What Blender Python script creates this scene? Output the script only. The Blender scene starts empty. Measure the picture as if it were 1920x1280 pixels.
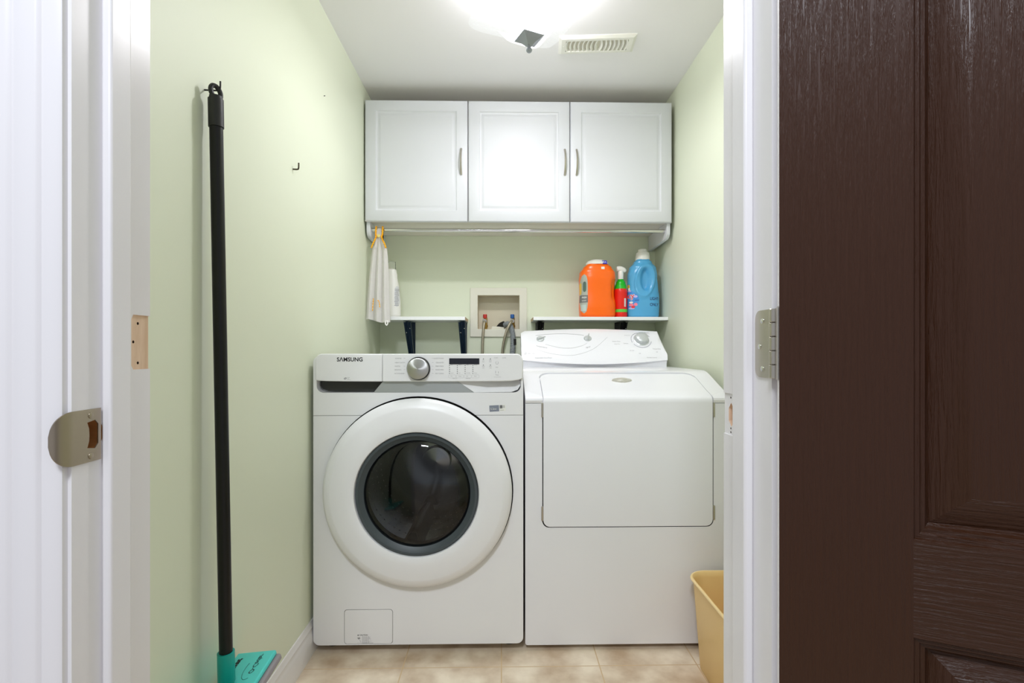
import bpy, bmesh, math, random
from mathutils import Vector, Matrix
random.seed(7)
SC = bpy.context.scene
COL = SC.collection
PI = math.pi

# ---------------------------------------------------------------- camera, world, lights, exposure
cam_d = bpy.data.cameras.new('camera'); cam = bpy.data.objects.new('camera', cam_d); COL.objects.link(cam)
cam.location = (0, 0, 0.977); cam.rotation_euler = (PI/2, 0, -math.radians(1.1))
cam_d.sensor_width = 36; cam_d.lens = 18; cam_d.shift_y = 15/1920; cam_d.clip_start = 0.02
SC.camera = cam

world = bpy.data.worlds.new('world'); SC.world = world; world.use_nodes = True
world.node_tree.nodes['Background'].inputs[0].default_value = (0.86, 0.90, 1.0, 1)
world.node_tree.nodes['Background'].inputs[1].default_value = 0.54

def area(name, loc, target, sx, sy, power, color):
    l = bpy.data.lights.new(name, 'AREA'); l.shape = 'RECTANGLE'; l.size = sx; l.size_y = sy; l.energy = power; l.color = color
    o = bpy.data.objects.new(name, l); COL.objects.link(o); o.location = loc
    o.rotation_euler = (Vector(target)-Vector(loc)).to_track_quat('-Z', 'Y').to_euler()
    return o
area('hall_ceiling_light', (-0.28, -0.7, 2.55), (-0.05, 1.65, 0.5), 0.40, 0.40, 36, (0.86, 0.91, 1.0))
SHADE_GLOW = 1.15
BULB_POWER = 7
DOWN_POWER = 27

SC.view_settings.view_transform = 'Standard'; SC.view_settings.look = 'None'
SC.view_settings.gamma = 1; SC.view_settings.use_curve_mapping = False
SC.view_settings.exposure = 0.0
SC.cycles.use_denoising = True
SC.cycles.max_bounces = 10; SC.cycles.diffuse_bounces = 6

# ---------------------------------------------------------------- materials
def lin(c):
    c = c/255.0
    return c/12.92 if c <= 0.04045 else ((c+0.055)/1.055)**2.4
def rgb(r, g, b): return (lin(r), lin(g), lin(b), 1)
def mat(name, col, rough=0.5, metal=0.0, coat=0.0, emit=0.0, emit_col=None, spec=0.5):
    m = bpy.data.materials.new(name); m.use_nodes = True
    b = m.node_tree.nodes['Principled BSDF']
    b.inputs['Base Color'].default_value = rgb(*col); b.inputs['Roughness'].default_value = rough
    b.inputs['Metallic'].default_value = metal; b.inputs['Coat Weight'].default_value = coat
    b.inputs['Specular IOR Level'].default_value = spec
    if emit:
        b.inputs['Emission Color'].default_value = rgb(*(emit_col or col)); b.inputs['Emission Strength'].default_value = emit
    return m
def N(m, t): return m.node_tree.nodes.new(t)
def LK(m, a, b): m.node_tree.links.new(a, b)
def bump(m, scale, strength, dist=0.001, stretch=(1, 1, 1), detail=3, kind='noise'):
    tc = N(m, 'ShaderNodeTexCoord'); mp = N(m, 'ShaderNodeMapping'); mp.inputs['Scale'].default_value = stretch
    nz = N(m, 'ShaderNodeTexNoise'); nz.inputs['Scale'].default_value = scale; nz.inputs['Detail'].default_value = detail
    bp = N(m, 'ShaderNodeBump'); bp.inputs['Strength'].default_value = strength; bp.inputs['Distance'].default_value = dist
    LK(m, tc.outputs['Object'], mp.inputs['Vector']); LK(m, mp.outputs[0], nz.inputs['Vector'])
    LK(m, nz.outputs[0], bp.inputs['Height']); LK(m, bp.outputs[0], m.node_tree.nodes['Principled BSDF'].inputs['Normal'])
    return nz
def mottle(m, c1, c2, scale, stretch=(1, 1, 1), detail=5, lo=0.35, hi=0.65):
    tc = N(m, 'ShaderNodeTexCoord'); mp = N(m, 'ShaderNodeMapping'); mp.inputs['Scale'].default_value = stretch
    nz = N(m, 'ShaderNodeTexNoise'); nz.inputs['Scale'].default_value = scale; nz.inputs['Detail'].default_value = detail
    rp = N(m, 'ShaderNodeValToRGB'); rp.color_ramp.elements[0].position = lo; rp.color_ramp.elements[1].position = hi
    rp.color_ramp.elements[0].color = rgb(*c1); rp.color_ramp.elements[1].color = rgb(*c2)
    LK(m, tc.outputs['Object'], mp.inputs['Vector']); LK(m, mp.outputs[0], nz.inputs['Vector']); LK(m, nz.outputs[0], rp.inputs[0])
    LK(m, rp.outputs[0], m.node_tree.nodes['Principled BSDF'].inputs['Base Color'])
    return rp

GREEN = mat('pale_green_paint', (223, 229, 207), 0.5); bump(GREEN, 180, 0.08, 0.0006)
CEIL = mat('ceiling_paint', (240, 239, 241), 0.8); bump(CEIL, 160, 0.08, 0.0006)
HALLW = mat('hall_wall_paint', (215, 214, 205), 0.7)
TRIM = mat('white_trim_paint', (232, 230, 231), 0.3); bump(TRIM, 60, 0.05, 0.001, (1, 1, 0.15))
RAWWOOD = mat('raw_wood', (226, 196, 166), 0.8); mottle(RAWWOOD, (216, 184, 152), (236, 210, 184), 60, (1, 1, 0.2))
DARKWOOD = mat('bored_wood', (190, 130, 70), 0.8)
HOLE = mat('hole_dark', (70, 50, 36), 0.9)
APPL = mat('appliance_white', (234, 234, 236), 0.28, coat=0.15)
APPL2 = mat('washer_door_white', (234, 234, 236), 0.35)
DRY = mat('dryer_white', (233, 233, 237), 0.25, coat=0.15)
SHADOWGAP = mat('gap_shade', (60, 60, 60), 0.8)  # shade of gaps and recesses put into the colour of their walls
SHADOWGAP.node_tree.nodes['Principled BSDF'].inputs['Base Color'].default_value = rgb(30, 30, 30)
GASKET = mat('grey_gasket', (66, 74, 78), 0.45)
DARKPL = mat('dark_plastic', (46, 46, 44), 0.4)
SILVER = mat('silver_band', (176, 180, 180), 0.38, 0.55)
CHROME = mat('chrome', (215, 215, 212), 0.12, 1.0)
NICKEL = mat('satin_nickel', (190, 184, 172), 0.3, 1.0)
BRASSNI = mat('antique_nickel', (168, 156, 140), 0.36, 1.0)
DRUM = mat('steel_drum', (150, 152, 152), 0.18, 1.0)
BLACK = mat('black_plastic', (9, 8, 7), 0.35, spec=0.35)
BLACKM = mat('black_matte', (26, 26, 25), 0.5)
INK = mat('black_ink', (25, 25, 28), 0.6)
GINK = mat('grey_ink', (150, 150, 152), 0.6)
LINK_ = mat('light_grey_ink', (188, 188, 190), 0.6)
SCREEN = mat('display_glass', (22, 24, 34), 0.15)
CABW = mat('white_thermofoil', (218, 221, 226), 0.42)
CABIN = mat('white_melamine', (226, 222, 212), 0.45)
SHELFW = mat('shelf_white', (234, 236, 236), 0.4)
SHELFE = mat('shelf_raw_edge', (208, 186, 156), 0.7)
NAVY = mat('navy_steel', (36, 54, 76), 0.3, 0.3)
IVORY = mat('ivory_plastic', (228, 226, 212), 0.45)
IVORY2 = mat('ivory_box', (216, 208, 186), 0.5)
BRASS = mat('brass', (186, 150, 84), 0.3, 1.0)
RED = mat('red_knob', (196, 40, 32), 0.4); BLUE = mat('blue_knob', (20, 92, 168), 0.4)
BRAID = mat('braided_steel', (168, 160, 142), 0.4, 0.7); bump(BRAID, 900, 0.5, 0.0008)
GREYH = mat('grey_hose', (136, 142, 146), 0.5)
TAN = mat('tan_plastic', (240, 206, 142), 0.42); bump(TAN, 40, 0.15, 0.0012, (1, 1, 0.05))
TEAL = mat('teal_plastic', (84, 214, 206), 0.4); TEALD = mat('teal_socket', (20, 168, 158), 0.4)
PAD = mat('grey_pad', (150, 144, 148), 0.9)
ORANGE = mat('orange_plastic', (252, 106, 0), 0.3, coat=0.05)
WHITEP = mat('white_plastic', (236, 236, 230), 0.4)
REDB = mat('red_plastic', (222, 30, 18), 0.25); GREENB = mat('green_plastic', (20, 176, 30), 0.3); LIME = mat('lime_stripe', (92, 200, 66), 0.4)
BLUEB = mat('blue_plastic', (84, 168, 216), 0.25, coat=0.2)
LBLUE = mat('label_blue', (60, 140, 214), 0.35); PINK = mat('label_pink', (240, 130, 150), 0.5); LRED = mat('label_red', (226, 52, 60), 0.5); LAV = mat('label_lavender', (190, 182, 232), 0.5)
YEL = mat('label_yellow', (236, 190, 60), 0.5); LGREY = mat('label_grey', (176, 180, 170), 0.35, 0.2); LDARK = mat('label_dark_grey', (112, 112, 112), 0.5); TEALG = mat('label_green_grey', (84, 108, 96), 0.5)
SIGNB = mat('tab_blue', (36, 50, 190), 0.4)
YARN = mat('yellow_yarn', (255, 184, 22), 0.9)
def _shade():
    m = bpy.data.materials.new('frosted_glass_shade'); m.use_nodes = True; nt = m.node_tree; nt.nodes.clear()
    o = nt.nodes.new('ShaderNodeOutputMaterial'); mx = nt.nodes.new('ShaderNodeMixShader'); t = nt.nodes.new('ShaderNodeBsdfTransparent'); p = nt.nodes.new('ShaderNodeBsdfPrincipled')
    t.inputs[0].default_value = (0.9, 0.9, 0.9, 1); mx.inputs[0].default_value = 0.30
    p.inputs['Base Color'].default_value = (0.05, 0.05, 0.05, 1); p.inputs['Roughness'].default_value = 0.35; p.inputs['Emission Color'].default_value = (0.97, 1, 0.99, 1); p.inputs['Emission Strength'].default_value = SHADE_GLOW
    nt.links.new(t.outputs[0], mx.inputs[1]); nt.links.new(p.outputs[0], mx.inputs[2]); nt.links.new(mx.outputs[0], o.inputs[0]); return m
SHADE = _shade()
BULB = mat('lamp_bulb', (255, 250, 240), 0.4, emit=3, emit_col=(250, 250, 255))
PEWTER = mat('pewter', (160, 165, 174), 0.4, 0.6)
VENT = mat('vent_enamel', (234, 234, 226), 0.4); VENTD = mat('duct_dark', (214, 211, 194), 0.8)
CLOTH = mat('waffle_cloth', (252, 250, 248), 0.95)
def _waffle():
    m = CLOTH; tc = N(m, 'ShaderNodeTexCoord'); w1 = N(m, 'ShaderNodeTexWave'); w1.bands_direction = 'Z'; w1.inputs['Scale'].default_value = 46
    w2 = N(m, 'ShaderNodeTexWave'); w2.bands_direction = 'X'; w2.inputs['Scale'].default_value = 46
    mx = N(m, 'ShaderNodeMath'); mx.operation = 'MAXIMUM'; bp = N(m, 'ShaderNodeBump'); bp.inputs['Strength'].default_value = 0.35; bp.inputs['Distance'].default_value = 0.0008
    for w, i in ((w1, 0), (w2, 1)):
        LK(m, tc.outputs['Object'], w.inputs['Vector']); LK(m, w.outputs['Fac'], mx.inputs[i])
    LK(m, mx.outputs[0], bp.inputs['Height']); LK(m, bp.outputs[0], m.node_tree.nodes['Principled BSDF'].inputs['Normal'])
_waffle()
def _clear(name, tint, fac):
    m = bpy.data.materials.new(name); m.use_nodes = True; nt = m.node_tree; nt.nodes.clear()
    o = nt.nodes.new('ShaderNodeOutputMaterial'); mx = nt.nodes.new('ShaderNodeMixShader'); t = nt.nodes.new('ShaderNodeBsdfTransparent'); g = nt.nodes.new('ShaderNodeBsdfGlossy')
    f = nt.nodes.new('ShaderNodeFresnel'); f.inputs[0].default_value = 1.5; t.inputs[0].default_value = tint; g.inputs['Roughness'].default_value = 0.03
    ad = nt.nodes.new('ShaderNodeMath'); ad.operation = 'ADD'; ad.inputs[1].default_value = fac
    nt.links.new(f.outputs[0], ad.inputs[0]); nt.links.new(ad.outputs[0], mx.inputs[0]); nt.links.new(t.outputs[0], mx.inputs[1]); nt.links.new(g.outputs[0], mx.inputs[2]); nt.links.new(mx.outputs[0], o.inputs[0])
    return m
TINTG = _clear('tinted_door_glass', (0.78, 0.79, 0.79, 1), 0.0)
CLEARP = _clear('clear_plastic_cap', (1.0, 1.0, 1.0, 1), 0.01)
[n for n in CLEARP.node_tree.nodes if n.type == 'FRESNEL'][0].inputs[0].default_value = 1.12
def _milk():
    nt = CLEARP.node_tree; g = [n for n in nt.nodes if n.type == 'BSDF_GLOSSY'][0]; t = [n for n in nt.nodes if n.type == 'BSDF_TRANSPARENT'][0]; mx = [n for n in nt.nodes if n.type == 'MIX_SHADER'][0]
    d = nt.nodes.new('ShaderNodeBsdfDiffuse'); d.inputs[0].default_value = (0.85, 0.88, 0.84, 1); m2 = nt.nodes.new('ShaderNodeMixShader'); m2.inputs[0].default_value = 0.12
    nt.links.new(t.outputs[0], m2.inputs[1]); nt.links.new(d.outputs[0], m2.inputs[2]); nt.links.new(m2.outputs[0], mx.inputs[1])
_milk()

def _floor():
    m = mat('beige_stone_tile', (205, 182, 150), 0.38); nt = m.node_tree; b = nt.nodes['Principled BSDF']
    rp = mottle(m, (186, 160, 132), (238, 224, 202), 9, detail=9, lo=0.30, hi=0.66)
    tc = N(m, 'ShaderNodeTexCoord'); sp = N(m, 'ShaderNodeSeparateXYZ'); LK(m, tc.outputs['Object'], sp.inputs[0])
    def line(out, off):
        a = N(m, 'ShaderNodeMath'); a.operation = 'ADD'; a.inputs[1].default_value = off+30.3; LK(m, out, a.inputs[0])
        q = N(m, 'ShaderNodeMath'); q.operation = 'MODULO'; q.inputs[1].default_value = 0.303; LK(m, a.outputs[0], q.inputs[0])
        l = N(m, 'ShaderNodeMath'); l.operation = 'LESS_THAN'; l.inputs[1].default_value = 0.0035; LK(m, q.outputs[0], l.inputs[0])
        return l
    lx = line(sp.outputs[0], 0.004); ly = line(sp.outputs[1], 0.303-(1.575-0.303*5))
    mxm = N(m, 'ShaderNodeMath'); mxm.operation = 'MAXIMUM'; LK(m, lx.outputs[0], mxm.inputs[0]); LK(m, ly.outputs[0], mxm.inputs[1])
    mix = N(m, 'ShaderNodeMixRGB'); mix.inputs[2].default_value = rgb(206, 178, 138); LK(m, mxm.outputs[0], mix.inputs[0]); LK(m, rp.outputs[0], mix.inputs[1])
    LK(m, mix.outputs[0], b.inputs['Base Color'])
    inv = N(m, 'ShaderNodeMath'); inv.operation = 'SUBTRACT'; inv.inputs[0].default_value = 1; LK(m, mxm.outputs[0], inv.inputs[1])
    bp = N(m, 'ShaderNodeBump'); bp.inputs['Strength'].default_value = 0.5; bp.inputs['Distance'].default_value = 0.001
    LK(m, inv.outputs[0], bp.inputs['Height']); LK(m, bp.outputs[0], b.inputs['Normal'])
    return m
TILE = _floor()
def _brown(name, stretch):
    m = mat(name, (56, 31, 16), 0.32, spec=0.30)
    tc = N(m, 'ShaderNodeTexCoord'); mp = N(m, 'ShaderNodeMapping'); mp.inputs['Scale'].default_value = stretch
    nz = N(m, 'ShaderNodeTexNoise'); nz.inputs['Scale'].default_value = 1.0; nz.inputs['Detail'].default_value = 4; nz.inputs['Roughness'].default_value = 0.65; nz.inputs['Distortion'].default_value = 0.4
    rp = N(m, 'ShaderNodeValToRGB'); rp.color_ramp.elements[0].position = 0.38; rp.color_ramp.elements[1].position = 0.62
    bp = N(m, 'ShaderNodeBump'); bp.inputs['Strength'].default_value = 0.6; bp.inputs['Distance'].default_value = 0.0010
    LK(m, tc.outputs['Object'], mp.inputs['Vector']); LK(m, mp.outputs[0], nz.inputs['Vector']); LK(m, nz.outputs[0], rp.inputs[0]); LK(m, rp.outputs[0], bp.inputs['Height'])
    LK(m, bp.outputs[0], m.node_tree.nodes['Principled BSDF'].inputs['Normal'])
    return m
BROWNV = _brown('brown_door_vertical_grain', (330, 330, 16))
BROWNH = _brown('brown_door_cross_grain', (20, 20, 330))

# ---------------------------------------------------------------- mesh helpers
ORG = {}
def link(o): COL.objects.link(o); return o
def tag(o, label=None, cat=None, group=None, kind=None):
    if label: o['label'] = label
    if cat: o['category'] = cat
    if group: o['group'] = group
    if kind: o['kind'] = kind
    return o
def empty(name, loc, label, cat, group=None):
    o = link(bpy.data.objects.new(name, None)); o.location = loc; o.empty_display_size = 0.05; ORG[o.name] = Vector(loc)
    return tag(o, label, cat, group)
def to_mesh(bm, name='m'):
    if isinstance(bm, bpy.types.Mesh): return bm
    bmesh.ops.recalc_face_normals(bm, faces=bm.faces[:])
    me = bpy.data.meshes.new(name); bm.to_mesh(me); bm.free(); return me
def new(name, bm, mats, parent=None, loc=None, smooth=35, bevel=0, seg=2):
    me = to_mesh(bm, name); me.name = name
    if not isinstance(mats, (list, tuple)): mats = [mats]
    idx = [p.material_index for p in me.polygons]
    me.materials.clear()
    for m in mats: me.materials.append(m)
    me.polygons.foreach_set('material_index', idx)
    if smooth:
        me.polygons.foreach_set('use_smooth', [True]*len(me.polygons)); me.set_sharp_from_angle(angle=math.radians(smooth))
    o = link(bpy.data.objects.new(name, me))
    if parent is not None:
        off = ORG[parent.name]; o.parent = parent; ORG[o.name] = off
    else:
        off = Vector(loc) if loc else Vector((0, 0, 0)); o.location = off; ORG[o.name] = off
    if off.length > 0: me.transform(Matrix.Translation(-off))
    if bevel:
        b = o.modifiers.new('bevel', 'BEVEL'); b.width = bevel; b.segments = seg; b.limit_method = 'ANGLE'; b.angle_limit = math.radians(40); b.harden_normals = False
    return o
def B(): return bmesh.new()
def box(bm, x0, x1, y0, y1, z0, z1, mi=0):
    v = [bm.verts.new(p) for p in ((x0,y0,z0),(x1,y0,z0),(x1,y1,z0),(x0,y1,z0),(x0,y0,z1),(x1,y0,z1),(x1,y1,z1),(x0,y1,z1))]
    for f in ((0,3,2,1),(4,5,6,7),(0,1,5,4),(1,2,6,5),(2,3,7,6),(3,0,4,7)):
        bm.faces.new([v[i] for i in f]).material_index = mi
    return bm
def hexa(bm, p, mi=0):
    v = [bm.verts.new(q) for q in p]
    for f in ((0,3,2,1),(4,5,6,7),(0,1,5,4),(1,2,6,5),(2,3,7,6),(3,0,4,7)): bm.faces.new([v[i] for i in f]).material_index = mi
    return bm
def prism(bm, pts, axis, a0, a1, mi=0):
    """pts 2D: axis 'y' -> (x,z), 'x' -> (y,z), 'z' -> (x,y)"""
    def P(p, a): return {'y': (p[0], a, p[1]), 'x': (a, p[0], p[1]), 'z': (p[0], p[1], a)}[axis]
    lo = [bm.verts.new(P(p, a0)) for p in pts]; hi = [bm.verts.new(P(p, a1)) for p in pts]; n = len(pts)
    bm.faces.new(lo).material_index = mi; bm.faces.new(hi).material_index = mi
    for i in range(n): bm.faces.new([lo[i], lo[(i+1) % n], hi[(i+1) % n], hi[i]]).material_index = mi
    return bm
def rr(x0, x1, z0, z1, r, n=6):
    if not isinstance(r, (list, tuple)): r = [r]*4     # bl, br, tr, tl
    out = []
    for (cx, cz, a0, rad) in ((x0+r[0], z0+r[0], 180, r[0]), (x1-r[1], z0+r[1], 270, r[1]), (x1-r[2], z1-r[2], 0, r[2]), (x0+r[3], z1-r[3], 90, r[3])):
        if rad <= 0: out.append((cx, cz)); continue
        for k in range(n+1):
            a = math.radians(a0+90*k/n); out.append((cx+rad*math.cos(a), cz+rad*math.sin(a)))
    return out
def lathe(bm, prof, c, axis='z', seg=48, mi=0, caps=True):
    rings = []
    for r, h in prof:
        ring = []
        for k in range(seg):
            a = 2*PI*k/seg; u, w = r*math.cos(a), r*math.sin(a)
            p = {'z': (u, w, h), 'y': (u, h, w), 'x': (h, u, w)}[axis]
            ring.append(bm.verts.new((c[0]+p[0], c[1]+p[1], c[2]+p[2])))
        rings.append(ring)
    for a, b in zip(rings, rings[1:]):
        for k in range(seg): bm.faces.new([a[k], a[(k+1) % seg], b[(k+1) % seg], b[k]]).material_index = mi
    if caps:
        for r in (rings[0], rings[-1]): bm.faces.new(r).material_index = mi
    return bm
def tube(bm, path, r, seg=10, mi=0, caps=True):
    path = [Vector(p) for p in path]; rings = []; up = None
    rad = r if callable(r) else (lambda t: r)
    for i, p in enumerate(path):
        t = (path[min(i+1, len(path)-1)]-path[max(i-1, 0)]).normalized()
        if up is None:
            up = Vector((0, 0, 1)) if abs(t.z) < 0.9 else Vector((1, 0, 0))
        s = t.cross(up).normalized(); up = s.cross(t).normalized()
        q = rad(i/(len(path)-1))
        rings.append([bm.verts.new(p+q*(math.cos(2*PI*k/seg)*s+math.sin(2*PI*k/seg)*up)) for k in range(seg)])
    for a, b in zip(rings, rings[1:]):
        for k in range(seg): bm.faces.new([a[k], a[(k+1) % seg], b[(k+1) % seg], b[k]]).material_index = mi
    if caps:
        bm.faces.new(rings[0]).material_index = mi; bm.faces.new(rings[-1]).material_index = mi
    return bm
def spline(pts, n=12):
    P = [Vector(p) for p in pts]; out = []
    for i in range(len(P)-1):
        p0, p1, p2, p3 = P[max(i-1, 0)], P[i], P[i+1], P[min(i+2, len(P)-1)]
        for k in range(n):
            t = k/n
            out.append(0.5*((2*p1)+(p2-p0)*t+(2*p0-5*p1+4*p2-p3)*t*t+(3*p1-p0-3*p2+p3)*t*t*t))
    return out+[P[-1]]
def cut(base, cutters, base_mats):
    """boolean difference of one mesh with (bmesh, material) cutters; returns (mesh, materials)"""
    me = to_mesh(base); mats = list(base_mats)
    for m in mats: me.materials.append(m)
    o = link(bpy.data.objects.new('tmp', me)); tmp = []
    for cb, cm in cutters:
        cme = to_mesh(cb); cme.materials.append(cm); c = link(bpy.data.objects.new('tmpc', cme)); tmp.append(c)
        if cm not in mats: mats.append(cm); me.materials.append(cm)
        idx = mats.index(cm)
        for i in range(idx): cme.materials.append(cm)
        for p in cme.polygons: p.material_index = idx
        md = o.modifiers.new('b', 'BOOLEAN'); md.object = c; md.operation = 'DIFFERENCE'; md.solver = 'EXACT'; md.material_mode = 'INDEX'
    dg = bpy.context.evaluated_depsgraph_get(); dg.update()
    out = bpy.data.meshes.new_from_object(o.evaluated_get(dg))
    for c in tmp: bpy.data.objects.remove(c)
    bpy.data.objects.remove(o)
    return out, mats
def text_geo(s, size, bold=0.0, shear=0.0, align='LEFT', space=1.0):
    cu = bpy.data.curves.new('t', 'FONT'); cu.body = s; cu.size = size; cu.offset = bold; cu.shear = shear; cu.align_x = align; cu.align_y = 'BOTTOM_BASELINE' if False else 'TOP_BASELINE'
    cu.space_character = space; cu.resolution_u = 3
    o = link(bpy.data.objects.new('t', cu)); dg = bpy.context.evaluated_depsgraph_get(); dg.update()
    me = bpy.data.meshes.new_from_object(o.evaluated_get(dg))
    v = [tuple(p.co) for p in me.vertices]; f = [tuple(p.vertices) for p in me.polygons]
    bpy.data.objects.remove(o); bpy.data.curves.remove(cu); bpy.data.meshes.remove(me)
    return v, f
def put(bm, geo, fn, mi=0):
    v, f = geo; vs = [bm.verts.new(fn(p[0], p[1])) for p in v]
    for q in f:
        try: bm.faces.new([vs[i] for i in q]).material_index = mi
        except ValueError: pass
def text(bm, s, size, fn, mi=0, **k): put(bm, text_geo(s, size, **k), fn, mi)
def word(name, s, size, fn, mats, parent, mi=0, **k):
    b = bmesh.new(); text(b, s, size, fn, mi, **k); return new(name, b, mats, parent, smooth=0)
def plane_fn(x, y, z): return lambda u, v: (x+u, y, z+v)

# ================================================================= SETTING
XL, XR, YB, HC = -0.617, 0.780, 2.600, 2.152
JL, JR, YF, YH = -0.460, 0.2956, 0.678, 0.556
def struct(name, bm, m, **k): return tag(new(name, bm, m, **k), kind='structure')
struct('floor', box(B(), -1.7, 1.7, -1.7, 2.75, -0.06, 0), TILE)
struct('ceiling', box(B(), XL-0.1, XR+0.1, YF, YB+0.1, HC, HC+0.06), CEIL)
struct('wall_left', box(B(), XL-0.1, XL, YF, YB+0.1, 0, HC), GREEN)
struct('wall_right', box(B(), XR, XR+0.1, YF, YB+0.1, 0, HC), GREEN)
OX0, OX1, OZ0, OZ1 = -0.1365, 0.100, 1.072, 1.262            # hole of the recessed box
me, ms = cut(box(B(), XL, XR, YB, YB+0.1, 0, HC), [(box(B(), OX0, OX1, YB-0.02, YB+0.088, OZ0, OZ1), IVORY2)], [GREEN])
struct('wall_back', me, ms)
bm = B(); box(bm, -1.7, JL-0.016, YH, YF, 0, 2.5); box(bm, JR+0.016, 1.7, YH, YF, 0, 2.5); box(bm, JL-0.016, JR+0.016, YH, YF, 2.046, 2.5)
for f in bm.faces:
    f.material_index = 1 if f.calc_center_median().y > YF-0.001 else 0
struct('wall_front', bm, [HALLW, GREEN])

# left jamb: strike hole near the hall, an old hinge gain near the room
SZ0, SZ1 = 0.8520, 0.9105
cuts = [(prism(B(), [(0.644, 0.957), (0.6475, 0.952), (0.69, 0.952), (0.69, 1.0205), (0.6475, 1.0205), (0.644, 1.015)], 'x', JL-0.0025, JL+0.01), RAWWOOD),
        (lathe(B(), [(0.0170, -0.02), (0.0170, 0.02)], (JL, 0.5825, 0.882), 'x', 24), DARKWOOD)]
for (yy, zz) in ((0.659, 1.010), (0.651, 0.9865), (0.659, 0.9600)):
    cuts.append((lathe(B(), [(0.0019, -0.012), (0.0019, 0.01)], (JL, yy, zz), 'x', 10), HOLE))
me, ms = cut(box(B(), JL-0.016, JL, YH, YF, 0, 2.03), cuts, [TRIM])
jl = struct('trim_1', me, ms, smooth=0)
new('door_stop', box(B(), JL-0.0005, JL+0.011, 0.5965, 0.630, 0, 2.03), TRIM, jl, bevel=0.003)
# strike plate with a curved lip toward the hall
bm = B(); lip0 = 0.5560; XP = JL+0.0014
outer = [(0.5945, SZ0), (0.5945, SZ1), (lip0, SZ1), (lip0, SZ0)]
inner = [(0.575, 0.868), (0.586, 0.866), (0.5905, 0.871), (0.5905, 0.893), (0.586, 0.898), (0.575, 0.896), (0.5775, 0.889), (0.578, 0.882), (0.5775, 0.875)]
ed = []
for lpt in (outer, inner):
    vv = [bm.verts.new((XP, y, z)) for y, z in lpt]
    ed += [bm.edges.new((vv[i], vv[(i+1) % len(vv)])) for i in range(len(vv))]
bmesh.ops.triangle_fill(bm, edges=ed, use_beauty=True)
zc_, hz = 0.5*(SZ0+SZ1), 0.5*(SZ1-SZ0); rows = []
for i in range(13):
    t = i/12; a = math.radians(70)*t
    y = lip0-0.0205*math.sin(a)/math.sin(math.radians(70)); x = XP-0.011*(1-math.cos(a)); h = hz*math.sqrt(max(0.0, 1-0.97*t*t))
    rows.append([bm.verts.new((x, y, zc_+h*(-1+2*k/20))) for k in range(21)])
for r0, r1 in zip(rows, rows[1:]):
    for k in range(20): bm.faces.new([r0[k], r0[k+1], r1[k+1], r1[k]])
bmesh.ops.recalc_face_normals(bm, faces=bm.faces[:])
ext = bmesh.ops.extrude_face_region(bm, geom=bm.faces[:])
for v in ext['geom']:
    if isinstance(v, bmesh.types.BMVert): v.co.x -= 0.0012
sp = new('strike_plate', bm, BRASSNI, jl)
for zz in (0.9035, 0.8585):
    new('screw', lathe(B(), [(0.0036, 0), (0.0034, 0.0008), (0.001, 0.0012)], (JL+0.0012, 0.580, zz), 'x', 16), BRASSNI, sp)
# right jamb: old strike mortise
cuts = [(box(B(), JR-0.01, JR+0.0016, 0.640, 0.69, 0.866, 0.9200), TRIM),
        (prism(B(), [(0.651, 0.884), (0.658, 0.877), (0.666, 0.884), (0.666, 0.900), (0.659, 0.908), (0.653, 0.902)], 'x', JR-0.01, JR+0.010), RAWWOOD)]
for (yy, zz) in ((0.660, 0.9145), (0.660, 0.8745), (0.660, 0.8695)):
    cuts.append((lathe(B(), [(0.0014, -0.01), (0.0014, 0.012)], (JR, yy, zz), 'x', 10), HOLE))
me, ms = cut(box(B(), JR, JR+0.016, YH, YF, 0, 2.03), cuts, [TRIM])
jr = struct('trim_2', me, ms, smooth=0)
new('door_stop', box(B(), JR-0.011, JR+0.0005, 0.5965, 0.630, 0, 2.03), TRIM, jr, bevel=0.003)
jh = struct('trim_3', box(B(), JL-0.016, JR+0.016, YH, YF, 2.03, 2.046), TRIM)
new('door_stop', box(B(), JL+0.011, JR-0.011, 0.5965, 0.630, 2.019, 2.0305), TRIM, jh, bevel=0.003)
# casings toward the hall, profile as (offset from inner edge, thickness)
CP = [(0, 0), (0, 0.007), (0.002, 0.0085), (0.017, 0.010), (0.019, 0.0095), (0.0215, 0.0125), (0.024, 0.0135), (0.044, 0.0135), (0.046, 0.0125), (0.049, 0.0155), (0.053, 0.0165), (0.060, 0.0165), (0.063, 0.015), (0.063, 0)]
struct('trim_4', prism(B(), [(JL-0.004-o, YH-t) for o, t in CP], 'z', 0, 2.10), TRIM)
struct('trim_5', prism(B(), [(JR+0.006+o, YH-t) for o, t in CP], 'z', 0, 2.10), TRIM)
struct('trim_6', prism(B(), [(YH-t, 2.036+o) for o, t in CP], 'x', JL-0.004, JR+0.006), TRIM)
# baseboards
BP = [(0, 0), (0.0105, 0), (0.0105, 0.058), (0.0095, 0.061), (0.0095, 0.066), (0.0075, 0.070), (0.0065, 0.082), (0.0075, 0.086), (0.0055, 0.091), (0.0045, 0.098), (0.003, 0.104), (0, 0.105)]
struct('baseboard_left', prism(B(), [(XL+o, h) for o, h in BP], 'y', YF, YB), TRIM)
struct('baseboard_right', prism(B(), [(XR-o, h) for o, h in BP], 'y', YF, YB), TRIM)
struct('baseboard_back', prism(B(), [(YB-o, h) for o, h in BP], 'x', XL+0.011, XR-0.011), TRIM)

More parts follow.
